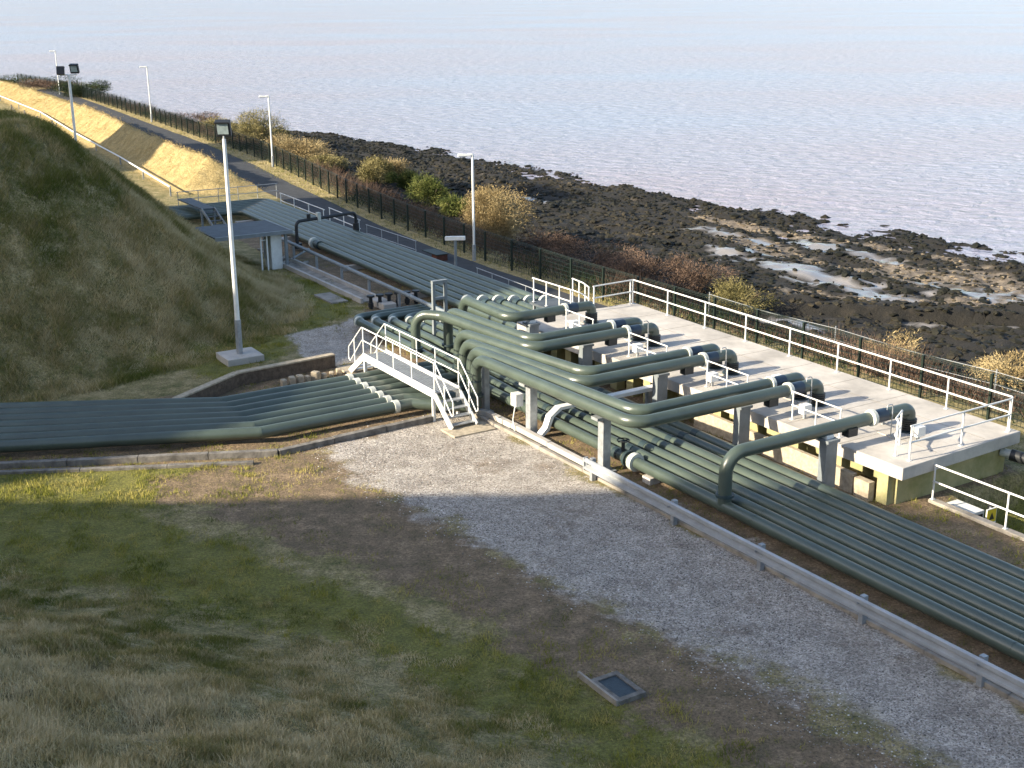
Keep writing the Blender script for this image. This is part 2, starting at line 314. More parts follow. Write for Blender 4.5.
# ------------------------------------------------------------------ sea
def sea():
    ring = [0, 60, 90, 130, 180, 260, 400, 700, 1300, 3000, 9000, 30000, 80000]; n = 96; vs = []; fs = []
    for r in ring[1:]:
        for k in range(n): an = 2 * math.pi * k / n; vs.append((r * math.cos(an), r * math.sin(an) + 40, -7.0))
    for i in range(len(ring) - 2):
        for k in range(n): k2 = (k + 1) % n; fs.append((i * n + k, (i + 1) * n + k, (i + 1) * n + k2, i * n + k2))
    fs.append(tuple(range(n)))
    me = bpy.data.meshes.new('sea'); me.from_pydata(vs, [], fs); o = bpy.data.objects.new('sea', me); COL.objects.link(o); struct(o)
    m = bpy.data.materials.new('sea_water'); m.use_nodes = True; N = m.node_tree.nodes; L = m.node_tree.links; b = N['Principled BSDF']
    g = N.new('ShaderNodeNewGeometry'); mp = N.new('ShaderNodeMapping'); mp.inputs['Rotation'].default_value = (0, 0, math.radians(28)); mp.inputs['Scale'].default_value = (.7, 1, 1); L.new(g.outputs['Position'], mp.inputs['Vector'])
    n1 = N.new('ShaderNodeTexNoise'); n1.inputs['Scale'].default_value = .55; n1.inputs['Detail'].default_value = 6; n1.inputs['Roughness'].default_value = .55; n1.inputs['Distortion'].default_value = .4; L.new(mp.outputs[0], n1.inputs['Vector'])
    n2 = N.new('ShaderNodeTexNoise'); n2.inputs['Scale'].default_value = .012; n2.inputs['Detail'].default_value = 3; L.new(mp.outputs[0], n2.inputs['Vector'])
    r = N.new('ShaderNodeValToRGB'); L.new(n2.outputs[0], r.inputs[0]); r.color_ramp.elements[0].position = .35; r.color_ramp.elements[0].color = (.325, .295, .36, 1); r.color_ramp.elements[1].position = .68; r.color_ramp.elements[1].color = (.29, .335, .45, 1)
    L.new(r.outputs[0], b.inputs['Base Color']); b.inputs['Roughness'].default_value = .18; b.inputs['IOR'].default_value = 1.33
    bp = N.new('ShaderNodeBump'); bp.inputs['Strength'].default_value = 1; bp.inputs['Distance'].default_value = .85; L.new(n1.outputs[0], bp.inputs['Height']); L.new(bp.outputs[0], b.inputs['Normal'])
    me.materials.append(m)
sea()
# ------------------------------------------------------------------ road
def gz(a, c): return float(height(np.array([a], float), np.array([c], float))[0])
def strip(name, line, w, m, dz=.02, step=1.):
    pa = []; 
    for (x0, y0), (x1, y1) in zip(line[:-1], line[1:]):
        n = max(1, int(math.hypot(x1 - x0, y1 - y0) / step))
        pa += [(x0 + (x1 - x0) * k / n, y0 + (y1 - y0) * k / n) for k in range(n)]
    pa.append(line[-1]); g = G(); vs = []; nw = 6
    for (a, c) in pa:
        for k in range(nw + 1): wl = w(a) if callable(w) else w; cc = c - wl / 2 + wl * k / nw; vs.append(W(a, cc, max(gz(a, cc) - .0, -.05) + dz + .03))
    fs = [(i * (nw + 1) + k, i * (nw + 1) + k + 1, (i + 1) * (nw + 1) + k + 1, (i + 1) * (nw + 1) + k) for i in range(len(pa) - 1) for k in range(nw)]
    fs = [f[::-1] for f in fs]; g.add(vs, fs); return struct(mk(name, g, m, (0, 0, 0)))
strip('road', ROADC, lambda a: float(np.interp(a, [60, 80, 110, 130, 150], [2.0, 2.5, 3.6, 3.2, 2.6])), M['asphalt'])
strip('path', [(108, 27.2), (130, 27.6), (160, 29), (195, 31)], 1.3, M['asphalt'])
# ------------------------------------------------------------------ pipes
PR = .19
ORD = ['nearest', 'second nearest', 'third nearest', 'middle', 'third farthest', 'second farthest', 'farthest']
def ring(at, axis, r, w):       # band round a pipe at (a,c,z), axis vector in (a,c,z)
    ax = Vector(axis).normalized() * (w / 2); return G().tube([(at[0] - ax.x, at[1] - ax.y, at[2] - ax.z), (at[0] + ax.x, at[1] + ax.y, at[2] + ax.z)], r, 0, 16)
for i in range(7):
    c = 23.40 + .555 * i; cu = 23.7 + .66 * i; at = 52.6 - .42 * i
    t = Thing('pipeline', 'long green ground pipe, %s of seven to the crash barrier' % ORD[i], 'pipe', (30, c, .42), 'seven ground pipes running to the lower right')
    path = [(-12, c, .42), (39, c, .42), (47, cu, .42), (at, cu, .42), (at, 27.9, .42)] if i < 6 else [(-12, c, .42), (39, c, .42), (46.5, cu, .42), (at - .6, cu, .42), (at - .6, 28.1, .42)]
    t.part('pipe', G().tube(path, PR, .7, 14), M['pipe'])
    t.part('band', ring((31.5, c, .42), (1, 0, 0), PR + .012, .28), M['pipe_dark'])
    for ja in (7.5, 16.2, 24.9):
        t.part('joint', ring((ja + .07 * ((i * 3) % 5), c, .42), (1, 0, 0), PR + .007, .06), M['pipe'])
    if i: t.part('band', ring((36.4 + .1 * i, c, .42), (1, 0, 0), PR + .012, .25), M['pipe_dark'])
    t.part('collar', ring((at - .75, cu, .42), (1, 0, 0), PR + .05, .16), M['collar'])
    t.part('saddle', G().box(29.5, 29.9, c - .2, c + .2, -.02, .22), M['concrete'], smooth=False)
    if i == 0:
        t.part('flange', ring((30.55, c, .42), (1, 0, 0), PR + .11, .2), M['collar'])
        t.part('flange', ring((30.9, c, .42), (1, 0, 0), PR + .09, .12), M['pipe_dark'])
        v = t.part('valve', G().rod((31.2, c, .42), (31.2, c, .95), .06).tube([(31.2, c - .2, .95), (31.2, c + .2, .95)], .025), M['black'])
        t.part('handwheel', G().tube([(31.2 + .2 * math.cos(k * .524), c + .2 * math.sin(k * .524), .97) for k in range(13)], .02, 0, 6), M['black'], v)
for i in range(7):                                                   # seven pipes coming in from the left
    a = 39.93 + .66 * i
    up = {0: (38.55, 22.15), 1: (39.6, 22.6), 2: (40.7, 22.9), 3: (42.0, 23.4)}.get(i)
    path = [(a + 9.7 + .38 * i, -8, .38), (a, 14.35, .38), (a, 20.4 if up else 23.0 + .2 * (i - 4), .38)]
    t = Thing('pipeline', 'green pipe from the left edge, %s of seven to the timber edging' % ORD[i], 'pipe', (a, 18, .38), 'seven ground pipes entering from the left')
    if up:
        dx = up[0] - a; path = path[:-1] + [(a, 20.2, .38), (up[0], up[1] - .35, .38), (up[0], up[1] + .0, .38)]
    t.part('pipe', G().tube(path, .212, .12 if i > 3 else .25, 14), M['pipe'])
    t.part('collar', ring((a, 19.55, .38), (0, 1, 0), .25, .2), M['collar'])
    t.part('band', ring((a, 14.35, .38), (0, 1, 0), .214, .05), M['pipe'])
RZ = 2.17; RO = .205
# rack pipes: (riser a, riser c, c at 38.5, branch a, c at branch)
RACK = [(45.3, 24.75, 25.2, 39.45, 25.15), (45.55, 23.35, 24.55, 38.45, 24.55), (42.0, 23.4, 23.85, 34.75, 24.4),
        (40.7, 22.9, 23.15, 33.85, 23.6), (39.6, 22.6, 22.55, 30.35, 23.3), (38.55, 22.15, 22.0, 29.5, 22.55)]
names = ['first raised pipe from the sea side, arching by the grey goalpost frame', 'second raised pipe from the sea side, with the tall free-standing riser',
         'third raised pipe from the sea side, farther one of the middle pair', 'fourth raised pipe from the sea side, nearer one of the middle pair',
         'fifth raised pipe from the sea side, farther one of the nearest pair', 'outermost raised pipe of the rack, nearest the gravel']
def branch(t, a, c0, cend=30.25, cc=28.88, tilt=0., r=RO):
    t.part('collar', ring((a, cc, RZ), (0, 1, 0), r + .06, .13), M['collar'])
    t.part('coupling', ring((a, cc + .34, RZ), (0, 1, 0), r + .012, .5), M['coupling'])
    g = G()
    for k in range(5): g.tube([(a + tilt, cend, 1.50 + .075 * k), (a + tilt, cend, 1.545 + .075 * k)], r + .055, 0, 16)
    t.part('bellows', g, M['black']); t.part('flange', G().tube([(a + tilt, cend, 1.405), (a + tilt, cend, 1.47)], r + .13, 0, 18), M['pipe_dark'])
    t.part('stub', G().tube([(a + tilt, cend, 1.43), (a + tilt, cend, 1.56)], r - .03, 0, 14), M['black'])
    t.part('cradle', G().box(a - .14 + tilt * .6, a + .14 + tilt * .6, 27.95, 28.35, RZ - r - .2, RZ - r + .06), M['black'], smooth=False)
for i, (ra, rc, c38, ba, bc) in enumerate(RACK):
    t = Thing('raised_pipeline', names[i], 'pipe', (ra, rc, 0), 'raised pipes crossing to the concrete slab')
    if i == 1: path = [(ra, rc, .3), (ra, rc, RZ), (44.7, 24.15, RZ), (38.9, c38, RZ), (ba, bc, RZ), (ba, 30.25, RZ), (ba, 30.25, 1.7)]; path = [(ra, rc, .3), (ra, rc, RZ), (44.6, 24.1, RZ), (ba, bc, RZ), (ba, 30.25, RZ), (ba, 30.25, 1.7)]
    else: path = [(ra, rc, .3), (ra, rc, RZ), (ba, bc, RZ), (ba, 30.25, RZ), (ba, 30.25, 1.7)]
    t.part('pipe', G().tube(path, RO, .62, 16), M['pipe'])
    branch(t, ba, bc)
    if i > 1:
        for z in (.85, 1.3): t.part('band', ring((ra, rc, z), (0, 0, 1), RO + .02, .07), M['pipe_dark'])
    t.part('base_flange', ring((ra, rc, .72 if i > 1 else .7), (0, 0, 1), RO + .08, .08), M['pipe_dark'])
t = Thing('raised_pipeline', 'raised pipe farthest back, crossing alone before the row of pale collars', 'pipe', (46.7, 26.2, 0), 'raised pipes crossing to the concrete slab')
t.part('pipe', G().tube([(46.7, 26.25, .35), (46.7, 26.25, 2.2), (42.75, 26.2, RZ), (42.75, 30.25, RZ), (42.75, 30.25, 1.7)], RO, .6, 16), M['pipe']); branch(t, 42.75, 26)
t = Thing('raised_pipeline', 'single green pipe rising from the ground bundle to the near end of the slab', 'pipe', (26.6, 23.8, 0), 'raised pipes crossing to the concrete slab')
t.part('pipe', G().tube([(26.25, 23.42, .3), (26.25, 23.42, RZ - .15), (26.0, 30.75, RZ), (26.0, 30.75, 1.7)], RO, .6, 16), M['pipe']); branch(t, 26.0, 25, 30.75, 29.05)
t.part('base_flange', ring((26.25, 23.42, .76), (0, 0, 1), RO + .07, .08), M['pipe_dark'])
for i in range(7):                                                   # far bundle, runs away and turns left behind the mound
    c0 = 28.95 + .62 * i; c1 = 29.75 + .52 * i; ae = 83.3 + .62 * i; colc = 52.6 - .42 * i
    t = Thing('pipeline', 'green pipe of the far shaded bundle, %s of seven to the grassy mound' % ORD[i], 'pipe', (60, c0, .5), 'seven far pipes running to the footbridge')
    t.part('pipe', G().tube([(45.1, c0, .5), (55, c0 + .05, .5), (ae, c1, .5), (ae, -20, .5)], .19, .7, 14), M['pipe'])
    if i: t.part('collar', ring((colc, c0 + .02, .5), (1, 0, 0), .34, .16), M['collar']); t.part('band', ring((colc - .42, c0, .5), (1, 0, 0), .25, .35), M['pipe_dark'])
    else: t.part('collar', ring((70.2, 29.38, .5), (1, 0, 0), .32, .25), M['collar']); t.part('band', ring((69.5, 29.36, .5), (1, 0, 0), .26, .5), M['pipe_dark'])
t = Thing('pipe_sleepers', 'low concrete sleepers set across under the far shaded pipe bundle', 'support', (60, 31, 0))
for a in (48, 56, 64, 74, 81): t.part('sleeper', G().box(a, a + .35, 28.5, 33.0, -.02, .25), M['concrete'], smooth=False)
t = Thing('loop_pipe', 'black square hoop of pipe over the far bundle with a valve on its leg', 'pipe', (70.8, 28.7, 0))
t.part('pipe', G().tube([(70.9, 28.6, .15), (70.9, 28.6, 1.75), (71.9, 32.95, 1.75), (71.9, 32.95, .15)], .1, .3, 10), M['black'])
t.part('valve', G().rod((71.9, 32.95, .5), (71.9, 32.95, 1.1), .2, 10), M['black']); t.part('valve', G().rod((71.1, 29.5, 1.75), (71.1, 29.5, 2.1), .12, 8), M['black'])
t.part('flange', ring((70.9, 28.6, .3), (0, 0, 1), .28, .3), M['black']); t.part('bracket', G().box(71.1, 71.4, 30.1, 30.3, 1.6, 2.1), M['collar'], smooth=False)
t = Thing('handrail_pipe', 'slim silver pipe on short stanchions running beside the far bundle', 'pipe', (60, 27.6, 0))
t.part('pipe', G().tube([(49.5, 27.1, .8), (54, 27.25, .8), (72.5, 27.7, .8)], .1, 0, 10), M['grey'])
for a in (51, 54.6, 58.2, 61.8, 65.4, 69): t.part('stanchion', G().box(a, a + .1, 27.0 + .03 * (a - 51), 27.12 + .03 * (a - 51), -.02, .72), M['galv'], smooth=False)
for k in range(6):                                                   # dark valves behind the U bends
    x = 55.3 - .05 * k; c = 25.95 + .47 * k
    if k == 0:
        t = Thing('valve_post', 'black valve post, leftmost of the row of six behind the curved pipe bends', 'valve', (x, c, 0), 'black valve posts behind the pipe bends')
        t.part('stem', G().rod((x, c, -.05), (x, c, .62), .09), M['black']); t.part('handwheel', G().rod((x, c, .6), (x, c, .68), .2, 12), M['black']); t.part('body', G().rod((x, c, .1), (x, c, .3), .13, 10), M['black'])
        V0 = t.o
    else: copy_tree(V0, W(x, c, 0), 'black valve post, %s in the row of six behind the pipe bends' % ['', 'second from the left', 'third from the left', 'third from the right', 'second from the right', 'rightmost'][k])
# ------------------------------------------------------------------ supports of the rack
def column(name, label, a, c, h, w=.30, arm=0.5, m='galv', group='steel columns under the raised pipes'):
    t = Thing(name, label, 'support', (a, c, 0), group)
    g = G(); g.box(a - w / 2, a + w / 2, c - .03, c + .03, -.05, h); g.box(a - w / 2, a - w / 2 + .03, c - w / 2, c + w / 2, -.05, h); g.box(a + w / 2 - .03, a + w / 2, c - w / 2, c + w / 2, -.05, h)
    t.part('post', G().box(a - w / 2, a + w / 2, c - w / 2, c + w / 2, -.05, h), M[m], smooth=False, bevel=.01)
    t.part('base_plate', G().box(a - w, a + w, c - w, c + w, -.02, .05), M[m], smooth=False)
    if arm:
        t.part('bracket', G().box(a - w * .6, a + w * .6, c - arm * .45, c + arm, h + .002, h + .1), M[m], smooth=False)
        t.part('shoe', G().box(a - .09, a + .09, c - .12, c + .12, h + .102, h + .16), M['white'], smooth=False)
    return t
t = column('steel_column', 'pale square column behind the start of the crash barrier', 31.35, 22.75, 1.80, .30, .9)
t = column('steel_column', 'pale square column with a white cable box under the outermost raised pipe', 35.7, 22.75, 1.80, .30, .9)
t.part('junction_box', G().box(36.0, 36.35, 22.3, 22.6, .95, 1.4), M['white'], smooth=False); t.part('cable', G().tube([(36.2, 22.4, 1.0), (36.3, 22.35, .4), (36.1, 22.3, 0)], .02, .2, 6), M['white'])
t = column('steel_column', 'slim steel column between the stile foot and the bundled risers', 38.6, 22.6, 1.95, .22, .6)
for a, l in ((26.05, 'column under the single pipe at the near end of the slab'), (29.95, 'column under the nearest pair of crossing pipes'), (34.3, 'column under the middle pair of crossing pipes'), (38.95, 'column under the third pair of crossing pipes, farther back'), (42.75, 'column under the crossing pipe at the far end of the slab')):
    t = column('steel_column', 'grey steel ' + l, a, 27.25, 1.76, .32, 0, 'grey')
    t.part('stiffener', G().box(a - .22, a - .178, 27.02, 27.48, .05, 1.8), M['grey'], smooth=False)
    t.part('cap', G().box(a - .3, a + .3, 27.0, 27.5, 1.762, 1.85), M['grey'], smooth=False); t.part('shoe', G().box(a - .12, a + .2, 27.1, 27.4, 1.85, 1.96), M['white'], smooth=False)
t = Thing('goalpost_frame', 'grey steel goalpost frame rising behind the arched pipes', 'support', (47.9, 25.7, 0))
for c in (25.4, 26.0): t.part('post', G().box(47.8, 47.95, c, c + .12, -.05, 2.72), M['grey'], smooth=False)
t.part('crossbar', G().box(47.78, 47.97, 25.4, 26.12, 2.722, 2.85), M['grey'], smooth=False); t.part('crossbar', G().box(47.78, 47.97, 25.522, 25.998, 2.0, 2.1), M['grey'], smooth=False)
t = Thing('cable_duct', 'white boxed cable duct climbing from the gravel edge and bridging the ground pipes', 'duct', (35.1, 24, 0))
g = G(); w = .3; pts = [(35.15, 22.72, .0), (35.15, 23.05, .25), (35.1, 23.2, .72), (35.1, 23.55, .93), (35.1, 27.3, .93), (35.1, 28.0, .93)]
vs = []
for k, (a, c, z) in enumerate(pts):
    e = .09 if k in (3, 4, 5) else .0; n = (0, .14) if k > 3 else ((-.10, .10) if k in (1, 3) else ((-.14, .04) if k == 2 else (-.10, .05)))
    for s in (-w / 2, w / 2): vs += [W(a + s, c - n[0] / 1 * .0 + (-n[0] if 0 else 0), z), W(a + s, c + n[0], z + n[1])]
fs = []
for k in range(len(pts) - 1):
    o = 4 * k; fs += [(o, o + 4, o + 5, o + 1), (o + 1, o + 5, o + 7, o + 3), (o + 3, o + 7, o + 6, o + 2), (o + 2, o + 6, o + 4, o)]
fs += [(0, 1, 3, 2), (4 * len(pts) - 4, 4 * len(pts) - 2, 4 * len(pts) - 1, 4 * len(pts) - 3)]
g.add(vs, fs); t.part('duct', g, M['white'], smooth=False); t.part('leg', G().box(35.0, 35.2, 27.35, 27.5, -.05, .928), M['galv'], smooth=False)
# ------------------------------------------------------------------ slab structure
t = Thing('concrete_platform', 'long raised concrete platform that the raised pipes come down on', 'platform', (34, 30.6, 0))
ZS = 1.4
t.part('slab', G().hexa([W(23.8, 28.1, ZS - .4), W(24.05, 33.75, ZS - .4), W(44.7, 33.95, ZS - .4), W(44.7, 27.75, ZS - .4), W(23.8, 28.1, ZS), W(24.05, 33.75, ZS), W(44.7, 33.95, ZS), W(44.7, 27.75, ZS)]), M['slab'], smooth=False, bevel=.025)
g = G()
for k in range(1, 9): a = 24.05 + k * 2.3; g.box(a - .012, a + .012, 28.1, 33.7, ZS + .001, ZS + .004)
for c in (30.0, 32.2): g.box(24.2, 44.6, c - .01, c + .01, ZS + .0045, ZS + .0075)
t.part('joint', g, M['oldconc'], smooth=False)
t.part('rear_wall', G().box(24.35, 44.5, 33.2, 33.5, -1.6, ZS - .402), M['moss'], smooth=False)
t.part('end_wall', G().box(24.3, 24.7, 28.5, 33.198, -1.6, ZS - .402), M['moss'], smooth=False)
t.part('end_wall', G().box(44.1, 44.4, 28.5, 33.198, -.1, ZS - .402), M['moss'], smooth=False)
x = 24.4; piers = []
while x < 44: t.part('pier', G().box(x, x + .42, 28.2, 28.6, -.1, ZS - .402), M['moss'], smooth=False); x += 1.05 if x > 33 else 1.9
t.part('inner_wall', G().box(24.8, 44.0, 29.5, 29.7, -.1, ZS - .402), M['moss'], smooth=False)
t.part('kerb_wall', G().box(25.6, 33.2, 28.0, 28.18, -.05, .66), M['stone'], smooth=False, bevel=.015)
t.part('plinth', G().box(24.9, 25.5, 27.95, 28.19, -.05, .6), M['stone'], smooth=False)
for a, l in ((26.0, 0), (29.5, 1), (30.35, 2), (33.85, 3), (34.75, 4), (38.45, 5), (39.45, 6), (42.75, 7)):
    t.part('pad', G().box(a - .45, a + .42, 29.85, 30.65, ZS + .002, ZS + .03), M['slab'], smooth=False)
for k, (a, c) in enumerate([(25.2, 30.3), (28.7, 28.9), (33.1, 28.7), (37.6, 28.8), (41.9, 28.8), (26.9, 30.6), (31.6, 30.4), (36.0, 30.4), (40.4, 30.4)]):
    if k == 0:
        tb = Thing('instrument_box', 'small white instrument box on the slab beside the near single pipe', 'box', (a, c, ZS), 'white instrument boxes on the slab')
        tb.part('body', G().box(a - .14, a + .14, c - .18, c + .18, ZS + .18, ZS + .5), M['white'], smooth=False, bevel=.02)
        tb.part('leg', G().box(a - .04, a + .04, c - .04, c + .04, ZS, ZS + .178), M['galv'], smooth=False); B0 = tb.o
    else:
        pl = ['', 'before the nearest pipe pair at the slab edge', 'before the middle pipe pair at the slab edge', 'before the third pipe pair at the slab edge', 'before the farthest pipe at the slab edge',
              'beyond the near single pipe', 'between the nearest and middle pipe pairs', 'between the middle and third pipe pairs', 'between the third pair and the farthest pipe'][k]
        copy_tree(B0, W(a, c, ZS), 'small white box on the slab ' + pl)
for k, (a) in enumerate([25.7, 29.2, 33.5, 38.1]):                    # thin hook-topped vent pipes on the collars
    g = G().tube([(a + .1, 29.75, ZS), (a + .1, 29.75, ZS + 1.15), (a + .1, 29.5, ZS + 1.15), (a + .1, 29.5, ZS + 1.0)], .018, .1, 6)
    one('vent_pipe', 'thin hooked vent pipe beside the ' + ['single near pipe', 'nearest pair of pipes', 'middle pair of pipes', 'third pair of pipes'][k] + ' on the slab', 'pipe', g, M['galv'], (a, 30.15, ZS), 'thin vent pipes on the slab')
RH = 1.1
def railing(label, line, posts, z=ZS, h=RH, group=None, r=.03, m='rail', zf=None):
    """line: (a,c) points; posts: distances along it"""
    zf = zf or (lambda a, c: z); L = [0]
    for p, q in zip(line[:-1], line[1:]): L.append(L[-1] + math.hypot(q[0] - p[0], q[1] - p[1]))
    t = Thing('handrail', label, 'handrail', (line[0][0], line[0][1], zf(*line[0])), group)
    for hh, nm in ((h, 'top_rail'), (h * .52, 'mid_rail')):
        t.part(nm, G().tube([(a, c, zf(a, c) + hh) for a, c in line], r, .08, 8), M[m])
    for s in posts:
        k = 0
        while k < len(L) - 2 and s > L[k + 1]: k += 1
        u = (s - L[k]) / (L[k + 1] - L[k]); a = line[k][0] + u * (line[k + 1][0] - line[k][0]); c = line[k][1] + u * (line[k + 1][1] - line[k][1])
        t.part('post', G().rod((a, c, zf(a, c) - .02), (a, c, zf(a, c) + h), r * 1.05, 8), M[m]); t.part('foot', G().box(a - .06, a + .06, c - .06, c + .06, zf(a, c) + .001, zf(a, c) + .015), M[m], smooth=False)
    return t
railing('long pale handrail along the seaward edge of the concrete platform', [(24.35, 33.55), (44.5, 33.75)], [.0 + 2.52 * k for k in range(9)])
railing('pale handrail across the near end of the concrete platform', [(24.15, 28.7), (24.25, 33.4)], [.05, 2.4, 4.65])
railing('pale handrail across the far end of the concrete platform', [(44.4, 31.5), (44.5, 33.7)], [.05, 2.1])
for k, (a0, a1) in enumerate([(26.7, 28.9), (31.0, 33.2), (35.4, 37.8), (40.1, 42.1)]):
    railing('short handrail on the inner slab edge between ' + ['near single pipe and nearest pair', 'nearest and middle pipe pairs', 'middle and third pipe pairs', 'third pair and farthest pipe'][k],
            [(a0, 28.5), (a1, 28.5)], [.05, (a1 - a0) * .5, a1 - a0 - .05], h=.95, r=.024, group='short handrails on the inner slab edge')
railing('short pale handrail turning the corner beside the near single pipe at the slab end', [(25.3, 29.6), (24.9, 28.9), (24.5, 28.6)], [.02, 1.1])
# far end steps
railing('pale handrail on the near side of the steps at the far slab end', [(44.9, 30.7), (47.9, 30.6)], [.05, .9, 1.9, 2.9], z=1.25)
railing('bent pale handrail on the seaward side of the far slab steps', [(44.7, 31.5), (45.6, 31.8), (46.6, 31.9)], [.05, .6, 1.3, 1.9], z=1.3)
t = Thing('access_steps', 'grey steel landing and steps at the far end of the concrete platform', 'steps', (46.5, 30, 0))
t.part('landing', G().box(44.75, 48.0, 30.5, 31.95, 1.12, 1.22), M['deck'], smooth=False)
for a in (45.5, 47.7):
    for c in (30.55, 31.8): t.part('leg', G().box(a, a + .1, c, c + .1, -.05, 1.118), M['galv'], smooth=False)
# near right: wall, rail, sign, cabinet
t = Thing('retaining_wall', 'low concrete retaining wall beyond the near end of the platform', 'wall', (20, 29.6, 0))
t.part('wall', G().box(-6, 23.9, 29.45, 29.7, -1.4, .1), M['oldconc'], smooth=False, bevel=.02)
railing('pale handrail on top of the low retaining wall at the right edge', [(8, 29.55), (23.85, 29.55)], [.1 + 2.62 * k for k in range(7)], z=.1)
t = Thing('warning_sign', 'small upright safety notice, yellow above and blue and white below', 'sign', (22.5, 30.6, -1.15))
sa = 22.5
t.part('post', G().rod((sa + .05, 30.62, -1.2), (sa + .05, 30.62, .05), .03), M['galv'])
t.part('board', G().box(sa - .02, sa + .02, 30.4, 30.84, -.85, .02), M['white'], smooth=False)
t.part('yellow_panel', G().box(sa - .026, sa - .0205, 30.42, 30.82, -.42, .0), M['yellow'], smooth=False)
t.part('blue_disc', G().tube([(sa - .03, 30.62, -.62), (sa - .021, 30.62, -.62)], .14, 0, 18), M['blue'])
g = G(); p = [(sa - .03, 30.5, -.33), (sa - .03, 30.74, -.33), (sa - .03, 30.62, -.1)]; g.add([W(*q) for q in p] + [W(q[0] + .003, q[1], q[2]) for q in p], [(0, 1, 2), (5, 4, 3), (0, 3, 4, 1), (1, 4, 5, 2), (2, 5, 3, 0)]); t.part('triangle', g, M['black'], smooth=False)
t = Thing('cabinet', 'pale flat-topped cabinet with a black door below the platform end', 'cabinet', (23.4, 30.4, -1.15))
t.part('body', G().box(22.95, 24.15, 30.0, 30.9, -1.2, -.25), M['white'], smooth=False, bevel=.02); t.part('door', G().box(22.92, 22.948, 30.1, 30.8, -1.1, -.35), M['black'], smooth=False)
t.part('hinge_post', G().box(22.7, 22.9, 30.95, 30.95, -1.2, .05), M['black'], smooth=False)
t = Thing('outlet_pipe', 'short cream pipe with a black collar poking from under the platform end', 'pipe', (24, 33.3, .3))
t.part('pipe', G().tube([(24.3, 33.2, .75), (22.6, 33.9, .55), (19, 35.6, .5)], .14, .2, 12), M['collar']); t.part('collar', G().tube([(24.0, 33.3, .72), (23.2, 33.65, .62)], .19, 0, 12), M['black'])
# ------------------------------------------------------------------ crash barrier
t = Thing('crash_barrier', 'galvanised double-height crash barrier on short posts between gravel and ground pipes', 'barrier', (31, 21.95, 0))
BC = lambda a: 21.9 + (.012 * (26 - a) if a < 26 else 0)
prof = [(-.02, .0), (-.05, .03), (-.05, .10), (.03, .15), (.03, .20), (-.05, .25), (-.05, .33), (-.02, .36), (.0, .36), (-.03, .33), (-.03, .26), (.05, .20), (.05, .15), (-.03, .10), (-.03, .03), (.0, .0)]
def wbeam(a0, a1):
    g = G(); n = 26; vs = []
    for k in range(n + 1):
        a = a0 + (a1 - a0) * k / n
        for (y, z) in prof: vs.append(W(a, BC(a) + y * 1.5 - .1, .36 + z * 1.1))
    m = len(prof); fs = [(i * m + k, i * m + (k + 1) % m, (i + 1) * m + (k + 1) % m, (i + 1) * m + k) for i in range(n) for k in range(m)]
    fs += [tuple(range(m)), tuple(n * m + k for k in range(m - 1, -1, -1))]; g.add(vs, fs); return g
t.part('beam', wbeam(31.0, -6), M['barrier'])
t.part('beam_cap', G().box(-6, 31.25, 21.84, 21.93, .80, .815), M['barrier'], smooth=False) if False else None
for a in (30.85, 26.75, 23.1, 19.5, 16.0, 12.5, 9.0, 5.5, 2.0): t.part('post', G().box(a - .07, a + .07, BC(a) - .02, BC(a) + .13, -.1, .755), M['galv'], smooth=False)
for a in (30.85, 26.75, 23.1, 19.5, 16.0, 12.5, 9.0): t.part('bolt', G().rod((a, BC(a) - .2, .6), (a, BC(a) - .0, .6), .035, 6), M['galv'])
t.part('end_cap', G().box(31.0, 31.05, BC(31) - .19, BC(31) - .03, .35, .77), M['barrier'], smooth=False)
# kerbs and edgings
def edging(name, label, pts, w, h, m, z0=-.06, cat='edging'):
    t = Thing(name, label, cat, (pts[0][0], pts[0][1], 0))
    for (p, q) in zip(pts[:-1], pts[1:]):
        L = math.hypot(q[0] - p[0], q[1] - p[1]); n = max(1, round(L / 2.4))
        for k in range(n):
            u0 = k / n; u1 = (k + 1) / n - .018 / L; f = lambda u: (p[0] + (q[0] - p[0]) * u, p[1] + (q[1] - p[1]) * u)
            A_, B_ = f(u0), f(u1); hz = h + random.uniform(-.012, .012)
            t.part('length', G().beam((A_[0], A_[1], (z0 + hz) / 2), (B_[0], B_[1], (z0 + hz) / 2), w, hz - z0), M[m], smooth=False, bevel=.012)
    return t
edging('kerb', 'pale concrete kerb behind the crash barrier, curving in towards the stile', [(39.0, 22.0), (38.2, 22.42), (36.5, 22.48), (-8, 22.5)], .2, .2, 'concrete')
edging('kerb', 'narrow concrete edging on the gravel side of the crash barrier start', [(38.4, 22.05), (36.6, 22.1), (31.6, 22.15), (-8, 22.2)], .14, .11, 'oldconc')
edging('timber_edging', 'long weathered timber edging along the near side of the left pipe bundle', [(46.2, -2.3), (42.35, 6.1), (38.45, 14.4), (38.85, 20.6)], .24, .2, 'timber')
edging('timber_edging', 'lower broken timber edging beside the grass in front of the left pipes', [(45.0, -1.0), (41.85, 5.9), (38.1, 13.4)], .2, .1, 'timber')
t = Thing('brick_wall', 'low dark brick wall with pale coping, angled behind the left pipes', 'wall', (46, 15, 0))
WL = [(44.75, 12.9), (46.75, 16.0), (47.1, 20.3)]
for p, q in zip(WL[:-1], WL[1:]):
    t.part('wall', G().beam((p[0], p[1], .2), (q[0], q[1], .2), .26, .62), M['brick'], smooth=False)
    t.part('coping', G().beam((p[0], p[1], .545), (q[0], q[1], .545), .32, .065), M['stone'], smooth=False, bevel=.01)
g0 = None
